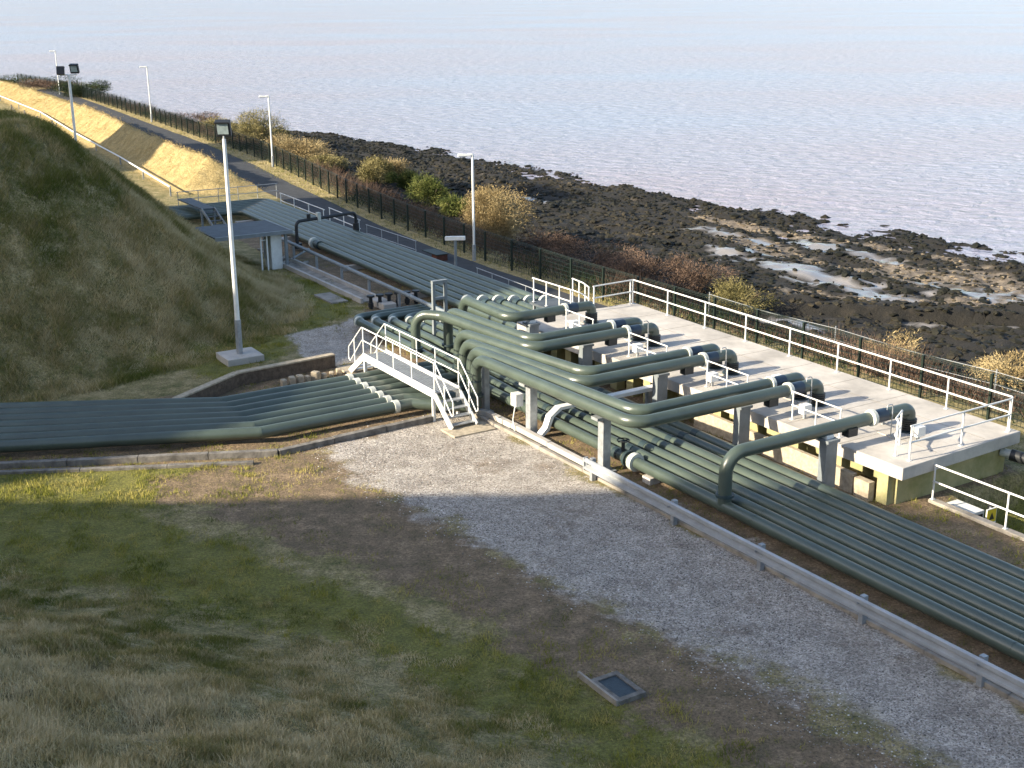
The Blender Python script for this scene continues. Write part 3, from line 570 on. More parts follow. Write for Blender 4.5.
for k in range(8):
    c = 17.5 + .36 * k; a = 45.6 + .05 * k + random.uniform(-.06, .06)
    if g0 is None:
        g = G().box(a - .14, a + .14, c - .11, c + .11, -.05, .3); g0 = one('stone_block', 'rough tan block, leftmost of the row behind the left pipes', 'block', g, M['stone'], (a, c, 0), 'row of tan blocks behind the left pipes', smooth=False, bevel=.04)
    else:
        n = g0.copy(); COL.objects.link(n); n.location = W(a, c, random.uniform(-.06, .03)); n.rotation_euler.z = random.uniform(-.5, .5); n.scale = [random.uniform(.8, 1.25)] * 3
        n['label'] = 'rough tan block, %s from the left in the row behind the left pipes' % ['', 'second', 'third', 'fourth', 'fifth', 'sixth', 'seventh', 'eighth'][k]
# channels near far bundle
t = Thing('concrete_channel', 'long open concrete drainage channel beside the far pipe bundle', 'channel', (62, 26.6, 0))
t.part('floor', G().box(56.6, 68, 26.15, 26.95, -.03, .07), M['oldconc'], smooth=False)
for c in (26.0, 26.952): t.part('side', G().box(56.6, 68, c, c + .148, -.03, .24), M['concrete'], smooth=False)
one('concrete_plate', 'flat pale concrete plate lying in the grass near the drainage channel', 'plate', G().box(57.2, 59.4, 24.7, 25.6, -.02, .09), M['oldconc'], (58, 25, 0), smooth=False, bevel=.02)
one('concrete_block', 'rough concrete block at the near end of the drainage channel', 'block', G().box(54.6, 56.2, 26.3, 27.0, -.02, .3), M['concrete'], (55, 26.6, 0), smooth=False, bevel=.04)
t = Thing('rubble_pile', 'scatter of broken pale rubble beside the grey shelter', 'rubble', (67, 27, 0)); g = G()
for k in range(22):
    a = random.uniform(66.5, 72); c = random.uniform(26.5, 27.4); s = random.uniform(.08, .3); t.part('rubble_piece', G().beam((a, c, .05), (a + s * 1.5, c + random.uniform(-.4, .4), .08), s, s * .5), M['oldconc'], smooth=False)

# grey shelter (flat deck over a pit with cabinet) and footbridge
t = Thing('shelter', 'flat grey steel deck on a white cabinet, half behind the grassy mound', 'shelter', (68.5, 24, 0))
t.part('deck', G().box(66.2, 70.0, 22.0, 26.3, 2.12, 2.2), M['deck'], smooth=False); t.part('edge_beam', G().box(66.08, 66.198, 22.0, 26.42, 2.02, 2.22), M['grey'], smooth=False)
t.part('edge_beam', G().box(66.2, 70.0, 26.302, 26.42, 2.02, 2.22), M['grey'], smooth=False)
t.part('cabinet', G().box(66.6, 67.6, 25.3, 25.95, -.1, 2.118), M['white'], smooth=False, bevel=.03); t.part('post', G().box(66.35, 66.5, 26.05, 26.2, -.1, 1.978), M['grey'], smooth=False)
t.part('post', G().box(66.35, 66.43, 24.6, 24.68, -.1, 2.118), M['white'], smooth=False); t.part('post', G().box(66.35, 66.43, 24.95, 25.03, -.1, 2.118), M['white'], smooth=False)
t.part('rail', G().rod((66.4, 26.5, .55), (68.2, 28.2, .6), .06), M['grey']); t.part('rail', G().rod((66.4, 24.65, 1.75), (66.4, 25.0, 1.75), .03), M['white'])
t.part('post', G().box(69.8, 69.95, 26.1, 26.25, -.1, 2.118), M['grey'], smooth=False)
t = Thing('footbridge', 'grey stepped stile crossing the pipes where the far bundle turns left', 'footbridge', (82, 27, 0))
t.part('deck', G().box(81.6, 86.6, 26.4, 27.3, 1.15, 1.24), M['deck'], smooth=False)
for s in (26.42, 27.28):
    t.part('stringer', G().beam((78.8, s, .0), (81.7, s, 1.2), .06, .22), M['grey'], smooth=False); t.part('leg', G().box(81.7, 81.82, s - .06, s + .06, -.05, 1.148), M['grey'], smooth=False)
for k in range(5): t.part('step', G().box(79.2 + .5 * k, 79.45 + .5 * k, 26.46, 27.24, .18 + .205 * k, .22 + .205 * k), M['deck'], smooth=False)
railing('thin grey handrail in front of the sunlit bank where the far pipes turn', [(90.5, 27.5), (90.5, 35.2)], [.1 + 1.5 * k for k in range(6)], z=0, m='galv', r=.025)
railing('pale handrail beside the road where it passes the far pipes, farther one', [(86, 33.6), (77.5, 33.3)], [.1, 2.8, 5.6, 8.3], z=0)
railing('pale sloping handrail beside the road just beyond the black hoop', [(77, 33.4), (71.6, 33.1)], [.1, 2.6, 5.2], z=.2)
railing('thin grey handrail along the road edge beside the black hoop', [(71, 33.2), (64.5, 33.3)], [.1, 2.1, 4.2, 6.4], z=0, m='galv', r=.022)
railing('thin grey handrail along the road just before the white steps', [(57.5, 33.2), (49.2, 33.0)], [.1, 1.7, 3.4, 5.1, 6.8, 8.1], z=0, h=.8, m='galv', r=.022)
t = Thing('brick_box', 'small red brick box with a green lid at the road edge', 'box', (65, 34, 0))
t.part('body', G().box(63.2, 63.8, 33.9, 34.6, -.05, .4), M['redbrick'], smooth=False); t.part('lid', G().box(63.15, 64.9, 33.85, 34.65, .402, .45), M['fence'], smooth=False)
t = Thing('camera_post', 'short grey post with a cross-mounted housing, beside the street lamp at the road edge', 'post', (61, 34.1, 0))
t.part('post', G().rod((61, 33.9, -.05), (61, 33.9, 1.6), .08, 10), M['grey']); t.part('housing', G().beam((61.4, 33.5, 1.72), (60.6, 34.3, 1.78), .22, .22), M['white'], smooth=False, bevel=.02)
# ------------------------------------------------------------------ stile over the left pipes
t = Thing('pipe_stile', 'white steel stile with handrails and steps bridging the left pipe bundle', 'stile', (41.5, 21, 0))
CL, CR, ZW = 20.5, 21.5, 1.12; A0, A1 = 38.6, 44.6
for c in (CL, CR):
    t.part('side_beam', G().box(A0, A1, c - .03, c + .03, ZW - .24, ZW + .04), M['white'], smooth=False)
    t.part('stringer', G().beam((A0 + .02, c, ZW - .12), (37.4, c, .05), .055, .24), M['white'], smooth=False); t.part('stringer', G().beam((A1 - .02, c, ZW - .12), (45.95, c, .05), .055, .24), M['white'], smooth=False)
    rp = [(37.4, c, .55), (37.27, c, .62), (37.3, c, 1.1), (38.55, c, ZW + 1.08), (44.65, c, ZW + 1.08), (45.95, c, 1.12), (46.0, c, .62), (45.85, c, .55)]
    t.part('top_rail', G().tube(rp, .024, .1, 8), M['white'])
    t.part('mid_rail', G().tube([(37.4, c, .55), (38.55, c, ZW + .56), (44.65, c, ZW + .56), (45.85, c, .55)], .022, .1, 8), M['white'])
    for a in (A0 + .05, 40.4, 41.9, 43.3, A1 - .05): t.part('post', G().rod((a, c, ZW - .1), (a, c, ZW + 1.08), .026), M['white'])
    for a, z in ((37.9, .45), (45.4, .45)): t.part('post', G().rod((a, c, z), (a, c, z + 1.1), .026), M['white'])
    for a in (A0 + .15, A1 - .15): t.part('leg', G().box(a - .05, a + .05, c - .05, c + .05, -.05, ZW - .241), M['white'], smooth=False)
g = G()
for k in range(int((A1 - A0) / .085)): g.box(A0 + .085 * k, A0 + .085 * k + .03, CL + .032, CR - .032, ZW - .06, ZW - .02)
for k in range(9): c = CL + .12 + k * .11; g.box(A0, A1, c - .008, c + .008, ZW - .055, ZW - .018)
t.part('grating', g, M['galv'], smooth=False)
for k in range(4):
    u = (k + .6) / 4.6; t.part('step', G().box(37.4 + 1.2 * u - .12, 37.4 + 1.2 * u + .12, CL + .032, CR - .032, .02 + u * 1.0, .05 + u * 1.0), M['galv'], smooth=False)
    t.part('step', G().box(45.95 - 1.35 * u - .12, 45.95 - 1.35 * u + .12, CL + .032, CR - .032, .02 + u * 1.0, .05 + u * 1.0), M['galv'], smooth=False)
one('concrete_pad', 'pale concrete pad at the far foot of the white stile', 'pad', G().box(45.6, 46.9, 20.3, 21.9, -.05, .06), M['stone'], (46, 21, 0), smooth=False, bevel=.02)
one('concrete_pad', 'sandy concrete pad at the near foot of the white stile', 'pad', G().box(36.7, 37.7, 20.2, 21.9, -.05, .05), M['stone'], (37.5, 21, 0), smooth=False, bevel=.02)
# inspection cover
t = Thing('inspection_cover', 'dark inspection cover in a square concrete frame set in the grass', 'cover', (20.2, 15, 0))
zc = gz(20.2, 15.0) + .06
for b in ((19.65, 19.78, 14.75, 15.5), (20.62, 20.75, 14.75, 15.5), (19.782, 20.618, 14.75, 14.87), (19.782, 20.618, 15.38, 15.5)): t.part('frame', G().box(*b, zc - .2, zc + .06), M['timber'], smooth=False)
t.part('plate', G().box(19.782, 20.618, 14.872, 15.378, zc - .1, zc + .035), M['cover'], smooth=False)
t.part('lip', G().box(19.65, 21.15, 14.69, 14.746, zc - .1, zc + .09), M['oldconc'], smooth=False)
# ------------------------------------------------------------------ lamps
t = Thing('floodlight_column', 'tall white column with one square floodlight, on a concrete block by the mound', 'lamp post', (50.25, 17.4, 0))
a, c = 50.25, 17.4; HL = 9.25
t.part('base_block', G().box(a - .75, a + .75, c - .8, c + .8, -.1, .28), M['concrete'], smooth=False, bevel=.03)
t.part('lower_tube', G().rod((a, c, .28), (a, c, 1.75), .135, 12), M['galv']); t.part('door', G().box(a - .15, a - .12, c - .06, c + .06, .7, 1.2), M['galv'], smooth=False)
g = G(); n = 12; vs = []
for z, r in ((1.75, .11), (HL, .075)):
    for k in range(n): an = 2 * math.pi * k / n; w_ = W(a, c, z); vs.append((w_[0] + r * math.cos(an), w_[1] + r * math.sin(an), z))
g.add(vs, [(k, (k + 1) % n, n + (k + 1) % n, n + k) for k in range(n)] + [tuple(range(n, 2 * n))]); t.part('column', g, M['white'])
def flood(t, a, c, z, s=1., face=(1, -.6)):
    f = Vector((face[0], face[1], 0)).normalized(); u = Vector((0, 0, 1)); side = f.cross(u); o = Vector((a, c, z + .42 * s)); tilt = (f * .96 - u * .28).normalized(); up = side.cross(tilt).normalized()
    def bx(x0, x1, y0, y1, z0, z1):
        P_ = []
        for zz in (z0, z1):
            for (x, y) in ((x0, y0), (x1, y0), (x1, y1), (x0, y1)): q = o + side * x * s + tilt * y * s + up * zz * s; P_.append(W(q.x, q.y, q.z))
        return G().hexa(P_)
    h = t.part('lamp_head', bx(-.3, .3, -.14, .12, -.33, .33), M['black'], smooth=False, bevel=.03)
    t.part('lens', bx(-.22, .22, .121, .14, -.2, .26), M['glass'], h, smooth=False)
    t.part('hood', bx(-.3, .3, .122, .2, .27, .33), M['black'], h, smooth=False)
    t.part('bracket', G().rod((a, c, z - .05), (a, c, z + .12 * s), .05, 8), M['galv'])
flood(t, a, c, HL, 1.0, (-.85, -.5))
t = Thing('floodlight_column', 'white column with two floodlights on a crossbar, beyond the mound at the left', 'lamp post', (128.7, 29.7, 0))
a, c = 128.7, 29.7; z0 = gz(a, c)
t.part('column', G().rod((a, c, z0 - .2), (a, c, 7.3), .13, 10), M['white']); t.part('crossbar', G().rod((a + .3, c - .75, 7.3), (a - .3, c + .75, 7.3), .06), M['white'])
flood(t, a - .2, c + .55, 7.3, 1.35, (-.85, -.5)); flood(t, a + .25, c - .65, 7.2, 1.2, (.9, .4))
def street(a, c, h, label):
    z0 = gz(a, c); t = Thing('street_lamp', label, 'street lamp', (a, c, 0), 'street lamps along the road')
    t.part('base', G().rod((a, c, z0 - .1), (a, c, .95), .11, 10), M['galv'])
    t.part('column', G().tube([(a, c, .9), (a, c, h), (a + .1, c - .25, h + .02)], .07, .05, 10), M['white'])
    d = Vector((.35, -.94, 0)).normalized()
    q = lambda u, v, w: W(a + d.x * u - d.y * v, c + d.y * u + d.x * v, h + w)
    g = G().hexa([q(.1, -.09, -.07), q(.1, .09, -.07), q(.85, .13, -.07), q(.85, -.13, -.07), q(.1, -.07, .04), q(.1, .07, .04), q(.8, .1, .09), q(.8, -.1, .09)]); t.part('lamp_head', g, M['white'], smooth=False, bevel=.02)
    t.part('lens', G().hexa([q(.3, -.08, -.1), q(.3, .08, -.1), q(.8, .1, -.1), q(.8, -.1, -.1), q(.3, -.08, -.071), q(.3, .08, -.071), q(.8, .1, -.071), q(.8, -.1, -.071)]), M['glass'], smooth=False)
street(62.4, 35.9, 6.05, 'white street lamp nearest the camera, standing before the big rounded golden bush')
a_, c_ = C(273, 167); street(a_, c_, 6.1, 'white street lamp second nearest, where the road narrows past the sunlit bank')
a_, c_ = C(156, 122); street(a_, c_ - .5, 6.4, 'white street lamp third along the road, left of the sunlit bank top')
a_, c_ = C(60, 95); street(a_, c_, 6.4, 'farthest white street lamp, seen just left of the twin floodlight column')
# pale pipe and posts up the far corridor
t = Thing('boundary_rail', 'long pale pipe rail up the far corridor at the foot of the sunlit bank', 'rail', (140, 30, 0))
pl = []; 
for (x, y) in ((170, 187), (120, 157), (75, 133), (40, 113), (0, 96), (-60, 72)): q = C(x, y, .7); pl.append((q[0], q[1], max(gz(*q), 0) + .7))
t.part('rail', G().tube(pl, .07, 0, 8), M['rail'])
for k in range(5):
    for u in (0, .5):
        p, q = pl[k], pl[k + 1]; a = p[0] + (q[0] - p[0]) * u; c = p[1] + (q[1] - p[1]) * u; t.part('post', G().box(a - .05, a + .05, c - .05, c + .05, gz(a, c) - .3, gz(a, c) + .65), M['galv'], smooth=False)
for k, (x, y) in enumerate([(12, 112), (25, 118), (38, 124), (53, 129)]):
    a, c = C(x, y, 0); z = gz(a, c)
    g = G().rod((a, c, z - .1), (a, c, z + .95), .09, 6).rod((a, c, z + .85), (a - 1.0, c + .25, z), .06, 6)
    one('braced_post', 'short braced timber post on the sunlit verge at far left, %s from the left' % ['first', 'second', 'third', 'fourth'][k], 'post', g, M['timber'], (a, c, z), 'braced timber posts at far left')
# ------------------------------------------------------------------ security fence
t = Thing('security_fence', 'long dark green mesh security fence between the road and the shore', 'fence', (60, 36, 0))
fl = []
for (p, q) in zip(FEN[:-1], FEN[1:]):
    if q[0] < 0 or p[0] > 215: continue
    n = max(1, int(round((q[0] - p[0]) / 2.6))); fl += [(p[0] + (q[0] - p[0]) * k / n, p[1] + (q[1] - p[1]) * k / n) for k in range(n)]
fl = [p for p in fl if p[0] > 4]; fz = [gz(*p) * (0 if abs(gz(*p)) < .5 else 1) for p in fl]; FH = 1.6
for (a, c) in fl[:96]: t.part('post', G().box(a - .045, a + .045, c - .045, c + .045, -.1, FH + .12), M['fence'], smooth=False)
g = G(); far = []
for (p, q) in zip(fl[:-1], fl[1:]):
    for z in np.linspace(.08, FH, 8): g.beam((p[0], p[1] + .05, z), (q[0], q[1] + .05, z), .016, .016)
    n = 17 if p[0] < 120 else 12; w = .012 if p[0] < 120 else .022
    for k in range(n):
        u = (k + .5) / n; a = p[0] + (q[0] - p[0]) * u; c = p[1] + (q[1] - p[1]) * u + .05; g.box(a - w / 2, a + w / 2, c - w / 2, c + w / 2, .05, FH)
t.part('mesh_panel', g, M['fence'], smooth=False)
g = G()
for z in (FH + .05, FH + .11): g.tube([(a, c + .12, z) for a, c in fl], .014, 0, 4)
t.part('top_wire', g, M['fence'], smooth=False)
t = Thing('shore_wire', 'slack pale wires on thin posts lying beyond the fence above the beach', 'fence', (40, 39, -1))
for (a, c) in ((22, 40.5), (30, 40.2), (38, 39.8), (46, 39.5)): t.part('post', G().rod((a, c, gz(a, c) - .2), (a, c, gz(a, c) + 1.3), .03, 6), M['galv'])
g = G()
for z in (.7, 1.2): g.tube([(x, 40.5 - (x - 22) * .042, gz(x, 40.5 - (x - 22) * .042) + z - .1 * math.sin((x - 22) / 8 * math.pi) ** 2) for x in np.arange(22, 46.1, 2)], .014, 0, 4)
t.part('wire', g, M['galv'])
# ------------------------------------------------------------------ vegetation helpers
def leafmat(name, stops, rough=.8, trans=.0):
    m = bpy.data.materials.new(name); m.use_nodes = True; N = m.node_tree.nodes; L = m.node_tree.links; b = N['Principled BSDF']; b.inputs['Roughness'].default_value = rough; b.inputs['Specular IOR Level'].default_value = .2
    t = N.new('ShaderNodeAttribute'); t.attribute_name = 'tint'; r = N.new('ShaderNodeValToRGB'); L.new(t.outputs['Fac'], r.inputs[0]); e = r.color_ramp.elements
    while len(e) < len(stops): e.new(.5)
    for k, (p, c) in enumerate(stops): e[k].position = p; e[k].color = (*c, 1)
    L.new(r.outputs[0], b.inputs['Base Color']); return m
M['grass'] = leafmat('grass_blades', [(0, (.085, .11, .018)), (.35, (.18, .18, .045)), (.6, (.33, .27, .12)), (.85, (.50, .41, .22)), (1, (.60, .51, .32))])
M['straw'] = leafmat('straw_blades', [(0, (.22, .16, .06)), (.5, (.44, .33, .14)), (1, (.58, .45, .22))])
M['lushg'] = leafmat('lush_blades', [(0, (.09, .11, .016)), (.5, (.24, .24, .035)), (1, (.44, .37, .12))])
def blades(name, A, Cc, Hh, n_per, spread, tint, m, wdt=.012, lean=.45, two=True):
    """grass: for each tuft (A,Cc) of height Hh n_per blades"""
    Z = height(A, Cc); N0 = len(A); K = n_per; rp = lambda x: np.repeat(x, K)
    a = rp(A) + RNG.normal(0, spread, N0 * K); c = rp(Cc) + RNG.normal(0, spread, N0 * K); z = rp(Z)
    g_a = (height(A + .1, Cc, False) - height(A, Cc, False)) / .1; g_c = (height(A, Cc + .1, False) - height(A, Cc, False)) / .1
    z = z + (a - rp(A)) * rp(g_a) + (c - rp(Cc)) * rp(g_c) - .03
    h = rp(Hh) * RNG.uniform(.5, 1.15, N0 * K); ta = RNG.uniform(0, 2 * np.pi, N0 * K)
    wind = .35; lx = np.cos(ta) * RNG.uniform(.1, lean, N0 * K) * h - rp(g_a) * .25 * h; ly = np.sin(ta) * RNG.uniform(.1, lean, N0 * K) * h - rp(g_c) * .25 * h + wind * h * .4
    wx = -np.sin(ta + 1.2) * wdt; wy = np.cos(ta + 1.2) * wdt
    def P3(a, c, z): return np.stack([-.524 * a + .852 * c, .852 * a + .524 * c, z], -1)
    tn = np.clip(rp(tint) + RNG.normal(0, .13, N0 * K), 0, 1)
    b0 = P3(a - wx, c - wy, z); b1 = P3(a + wx, c + wy, z)
    if two:
        m0 = P3(a - wx * .8 + lx * .35, c - wy * .8 + ly * .35, z + h * .6); m1 = P3(a + wx * .8 + lx * .35, c + wy * .8 + ly * .35, z + h * .6); tp = P3(a + lx, c + ly, z + h)
        co = np.stack([b0, b1, m0, m1, tp], 1).reshape(-1, 3); i = np.arange(N0 * K)[:, None] * 5
        f = np.concatenate([i + np.array([[0, 1, 3]]), i + np.array([[0, 3, 2]]), i + np.array([[2, 3, 4]])]); tc = np.repeat(tn, 5)
    else:
        tp = P3(a + lx, c + ly, z + h); co = np.stack([b0, b1, tp], 1).reshape(-1, 3); f = np.arange(N0 * K * 3).reshape(-1, 3); tc = np.repeat(tn, 3)
    o = np_mesh(name, co, f, {'tint': np.stack([tc, tc, tc], -1)}, False); o.data.materials.append(m); return struct(o, 'stuff')
def scatter(n, box, keep):
    A = RNG.uniform(box[0], box[1], n); Cc = RNG.uniform(box[2], box[3], n); k = keep(A, Cc); A, Cc = A[k > RNG.uniform(0, 1, n)], Cc[k > RNG.uniform(0, 1, n)][:0] if False else None
    return A
def scat(n, box, keep):
    A = RNG.uniform(box[0], box[1], n); Cc = RNG.uniform(box[2], box[3], n); k = keep(A, Cc) > RNG.uniform(0, 1, n); return A[k], Cc[k]
def infov(A, Cc, m=40):
    Z = height(A, Cc, False); X = -.524 * A + .852 * Cc; Y = .852 * A + .524 * Cc; Zr = Z - H
    d = X * FW.x + Y * FW.y + Zr * FW.z; x = 512 + F * (X * RT.x + Y * RT.y + Zr * RT.z) / np.maximum(d, .1); y = 384 - F * (X * UP.x + Y * UP.y + Zr * UP.z) / np.maximum(d, .1)
    return (d > .5) & (x > -m - 60) & (x < 1024 + m + 60) & (y < 768 + m + 60) & (y > -m)
# near slope: long dry grass
def kn(A, Cc):
    d = sdist(A, Cc, CAMB); return (d > -.3) * (.35 + .65 * sm(0, 5, d)) * infov(A, Cc)
A, Cc = scat(190000, (2, 42, -12, 16), kn)
X_ = -.524 * A + .852 * Cc; Y_ = .852 * A + .524 * Cc; dist = np.hypot(X_, Y_); d = sdist(A, Cc, CAMB)
patch = fbm(A * .28, Cc * .28, 4, 77); tint = np.clip(.50 + .24 * sm(0, 8, d) + (patch - .5) * 1.3 + (fbm(A * 1.8, Cc * 1.8, 3, 78) - .5) * 1.1, .02, 1); hh = (.09 + .10 * sm(1, 10, d)) * (.35 + 1.3 * sm(.25, .8, fbm(A * 1.6, Cc * 1.6, 3, 5)))
blades('grass_near_slope', A, Cc, hh, 9, .10, tint, M['grass'], .0075, 1.1)
# mound face
def km(A, Cc): return (sdist(A, Cc, BUND1) > -.6) * infov(A, Cc) * (Cc > 0)
A, Cc = scat(90000, (48, 82, 0, 25), km); patch = fbm(A * .3, Cc * .3, 4, 88)
blades('grass_mound', A, Cc, .10 + .26 * sm(.3, .75, fbm(A * 1.3, Cc * 1.3, 3, 90)), 6, .15, np.clip(.58 + .22 * sm(68, 58, A) * sm(12, 20, Cc) + (patch - .5) * 1.5 + (fbm(A * 1.2, Cc * 1.2, 3, 89) - .5) * 1.1, 0, 1), M['grass'], .016, 1.0, False)
# sunlit bank and verges
A, Cc = scat(60000, (93, 215, 28, 46), lambda A, Cc: (sdist(A, Cc, BUND2) > -.4) * 1.)
blades('grass_far_bank', A, Cc, .05 + .07 * RNG.random(len(A)), 6, .25, .55 + .5 * (fbm(A * .3, Cc * .3, 3, 9) - .5), M['straw'], .018, 1.4, False)
A, Cc = scat(26000, (44, 200, 32, 48), lambda A, Cc: ((Cc - lin(FEN, A)) < 1.5) * ((Cc - lin(ROADC, A)) > 1.3) * np.clip(60 / A, .3, 1))
blades('grass_verge', A, Cc, .2 + 0 * A, 5, .15, .5 + .8 * (fbm(A * .4, Cc * .4, 3, 19) - .5), M['grass'], .02, .7, False)
# flat lush grass and the thin grass at the edges of bare earth
def kl(A, Cc):
    m = masks(A, Cc); return np.clip(m['lush'] * (1 - m['gravel']) + .35 * m['dirt'] * (sdist(A, Cc, GRAV) < -.2) * sm(.42, .6, fbm(A * .7, Cc * .7, 3, 6)), 0, 1) * infov(A, Cc)
A, Cc = scat(150000, (8, 70, 2, 38), kl)
blades('grass_flat', A, Cc, .05 + .14 * sm(.3, .8, fbm(A * 1.4, Cc * 1.4, 3, 66)), 6, .07, np.clip(.5 + 1.3 * (fbm(A * .5, Cc * .5, 3, 67) - .5) + 1.3 * (fbm(A * 2, Cc * 2, 3, 68) - .5), 0, 1), M['lushg'], .011, .9, False)
A, Cc = scat(9000, (-4, 60, 22, 37), lambda A, Cc: (((Cc < 23.3) & (Cc > 22.6)) | ((Cc > 27.1) & (Cc < 29.3) & (A < 26)) | ((Cc > 34.2) & (A < 44)) | ((Cc > 29.8) & (A < 24))) * 1.)
blades('grass_tufts', A, Cc, .1 + .08 * RNG.random(len(A)), 6, .08, RNG.random(len(A)) * .6, M['lushg'], .01, .7, False)
# ------------------------------------------------------------------ stones
def stones(name, A, Cc, size, m, squash=.6, sub=0, tint=None, dz=0.):
    import bmesh
    bm = bmesh.new(); bmesh.ops.create_icosphere(bm, subdivisions=1 + sub, radius=1); bm.verts.ensure_lookup_table()
    bv = np.array([v.co[:] for v in bm.verts]); bf = np.array([[v.index for v in f.verts] for f in bm.faces]); bm.free(); n = len(A); k = len(bv)
    sc = size[:, None] * RNG.uniform(.6, 1.3, (n, 3)) * np.array([1, 1, squash]); ang = RNG.uniform(0, 6.28, n)
    jit = 1 + RNG.uniform(-.3, .3, (n, k)); v = bv[None] * jit[..., None] * sc[:, None, :]
    x = v[..., 0] * np.cos(ang)[:, None] - v[..., 1] * np.sin(ang)[:, None]; y = v[..., 0] * np.sin(ang)[:, None] + v[..., 1] * np.cos(ang)[:, None]
    Z = height(A, Cc) + dz; X = -.524 * A + .852 * Cc; Y = .852 * A + .524 * Cc
    co = np.stack([x + X[:, None], y + Y[:, None], v[..., 2] + Z[:, None]], -1).reshape(-1, 3); f = (bf[None] + (np.arange(n) * k)[:, None, None]).reshape(-1, 3)
    tn = np.repeat(tint if tint is not None else RNG.random(n), k); o = np_mesh(name, co, f, {'tint': np.stack([tn] * 3, -1)}, False); o.data.materials.append(m); return struct(o, 'stuff')
M['rock'] = leafmat('shore_rock', [(0, (.010, .011, .008)), (.5, (.026, .023, .015)), (.8, (.065, .052, .033)), (1, (.22, .175, .12))], .7)
M['pebble'] = leafmat('pebbles', [(0, (.09, .08, .07)), (.55, (.25, .225, .20)), (.85, (.42, .39, .36)), (1, (.78, .75, .72))], .8)
def kb(A, Cc):
    d = Cc - lin(FEN, A); t = (lin(SHORE, A) - Cc); pl = poolm(A, Cc); sd = sandm(A, Cc)
    return (d > 9) * (t > -3) * (1 - .93 * pl) * (1 - .7 * sd) * infov(A, Cc)
A, Cc = scat(46000, (15, 215, 44, 96), kb); tn = np.clip(.16 + 1.2 * (fbm(A * .1, Cc * .1, 3, 3) - .5) + RNG.normal(0, .12, len(A)), 0, .85)
stones('shore_rocks', A, Cc, RNG.uniform(.12, .42, len(A)) * (.7 + .5 * (RNG.random(len(A)) > .9)), M['rock'], .55, 0, tn)
A, Cc = scat(9000, (40, 110, 48, 92), lambda A, Cc: sandm(A, Cc) * (1 - poolm(A, Cc)) * infov(A, Cc))
stones('shore_shingle', A, Cc, RNG.uniform(.08, .22, len(A)), M['rock'], .5, 0, np.clip(RNG.normal(.9, .12, len(A)), 0, 1))
A, Cc = scat(60000, (8, 40, 13, 24), lambda A, Cc: np.clip(sm(-1.3, .9, sdist(A, Cc, GRAV)) * (.25 + 1.1 * sm(.35, .65, fbm(A * .6, Cc * .6, 4, 92))), 0, 1) * infov(A, Cc) * (Cc < 22.0))
stones('gravel', A, Cc, RNG.uniform(.009, .027, len(A)), M['pebble'], .7)
# ------------------------------------------------------------------ bushes
M['bark'] = mat('bark', (.09, .065, .045), .9, 0, .2, .3, 6)
M['gold'] = leafmat('twigs_golden', [(0, (.14, .10, .045)), (.5, (.33, .25, .12)), (1, (.50, .40, .22))])
M['bush_green'] = leafmat('leaves_green', [(0, (.02, .032, .008)), (.5, (.075, .095, .02)), (1, (.24, .24, .07))])
M['olive'] = leafmat('leaves_olive', [(0, (.07, .065, .022)), (.5, (.18, .155, .06)), (1, (.34, .29, .14))])
M['bramble'] = leafmat('bramble_stems', [(0, (.05, .032, .022)), (.5, (.12, .078, .055)), (1, (.23, .155, .11))])
M['darkgreen'] = leafmat('ivy_dark', [(0, (.01, .018, .008)), (.5, (.025, .04, .014)), (1, (.06, .08, .028))])
def bush(label, a, c, rx, rz, m, n=2600, name='bush', cat='bush', leaf=.10, group='bushes beyond the fence', z=None, twig=0.5):
    z0 = gz(a, c) if z is None else z; t = Thing(name, label, cat, (a, c, z0), group)
    lob = [(RNG.normal(0, .38, 3) * np.array([rx, rx, rz * .45]) + np.array([0, 0, rz * .55]), RNG.uniform(.42, .66)) for _ in range(9)]
    L_ = RNG.integers(0, 9, n); cen = np.array([l[0] for l in lob])[L_]; rad = np.array([l[1] for l in lob])[L_]
    d = RNG.normal(0, 1, (n, 3)); d /= np.linalg.norm(d, axis=1)[:, None]; rr = RNG.uniform(.35, 1.0, n) ** .5 * (1 + .18 * RNG.normal(0, 1, n))
    p = cen + d * (rr * rad)[:, None] * np.array([rx, rx, rz * .75]); p[:, 2] = np.abs(p[:, 2]) + .05
    out = p - np.array([0, 0, rz * .3]); out /= np.linalg.norm(out, axis=1)[:, None] + 1e-6
    isT = RNG.random(n) < twig; ln = np.where(isT, leaf * RNG.uniform(2.5, 5.5, n), leaf * RNG.uniform(.8, 1.5, n)); wd_ = np.where(isT, leaf * .22, leaf * .55)
    dr = out * .7 + RNG.normal(0, .45, (n, 3)); dr /= np.linalg.norm(dr, axis=1)[:, None]; sd = np.cross(dr, RNG.normal(0, 1, (n, 3))); sd /= np.linalg.norm(sd, axis=1)[:, None] + 1e-6
    co = np.stack([p - sd * wd_[:, None], p + sd * wd_[:, None], p + dr * ln[:, None]], 1).reshape(-1, 3); f = np.arange(3 * n).reshape(-1, 3)
    clump = vnoise(p[:, 0] * 1.3 + a, p[:, 1] * 1.3 + c + p[:, 2], 5); tn = np.repeat(np.clip(.5 + (clump - .5) * .9 + RNG.normal(0, .16, n), 0, 1), 3)
    o = np_mesh('foliage', co, f, {'tint': np.stack([tn] * 3, -1)}, False); o.data.materials.append(m); o.parent = t.o
    g = G()
    for k in range(7):
        an = RNG.uniform(0, 6.28); e = (math.cos(an) * rx * .6, math.sin(an) * rx * .6); g.tube([(a, c, z0 - .2), (a + e[0] * .3, c + e[1] * .3, z0 + rz * .35), (a + e[0], c + e[1], z0 + rz * .8)], .035, .1, 5)
    t.part('stem', g, M['bark'])
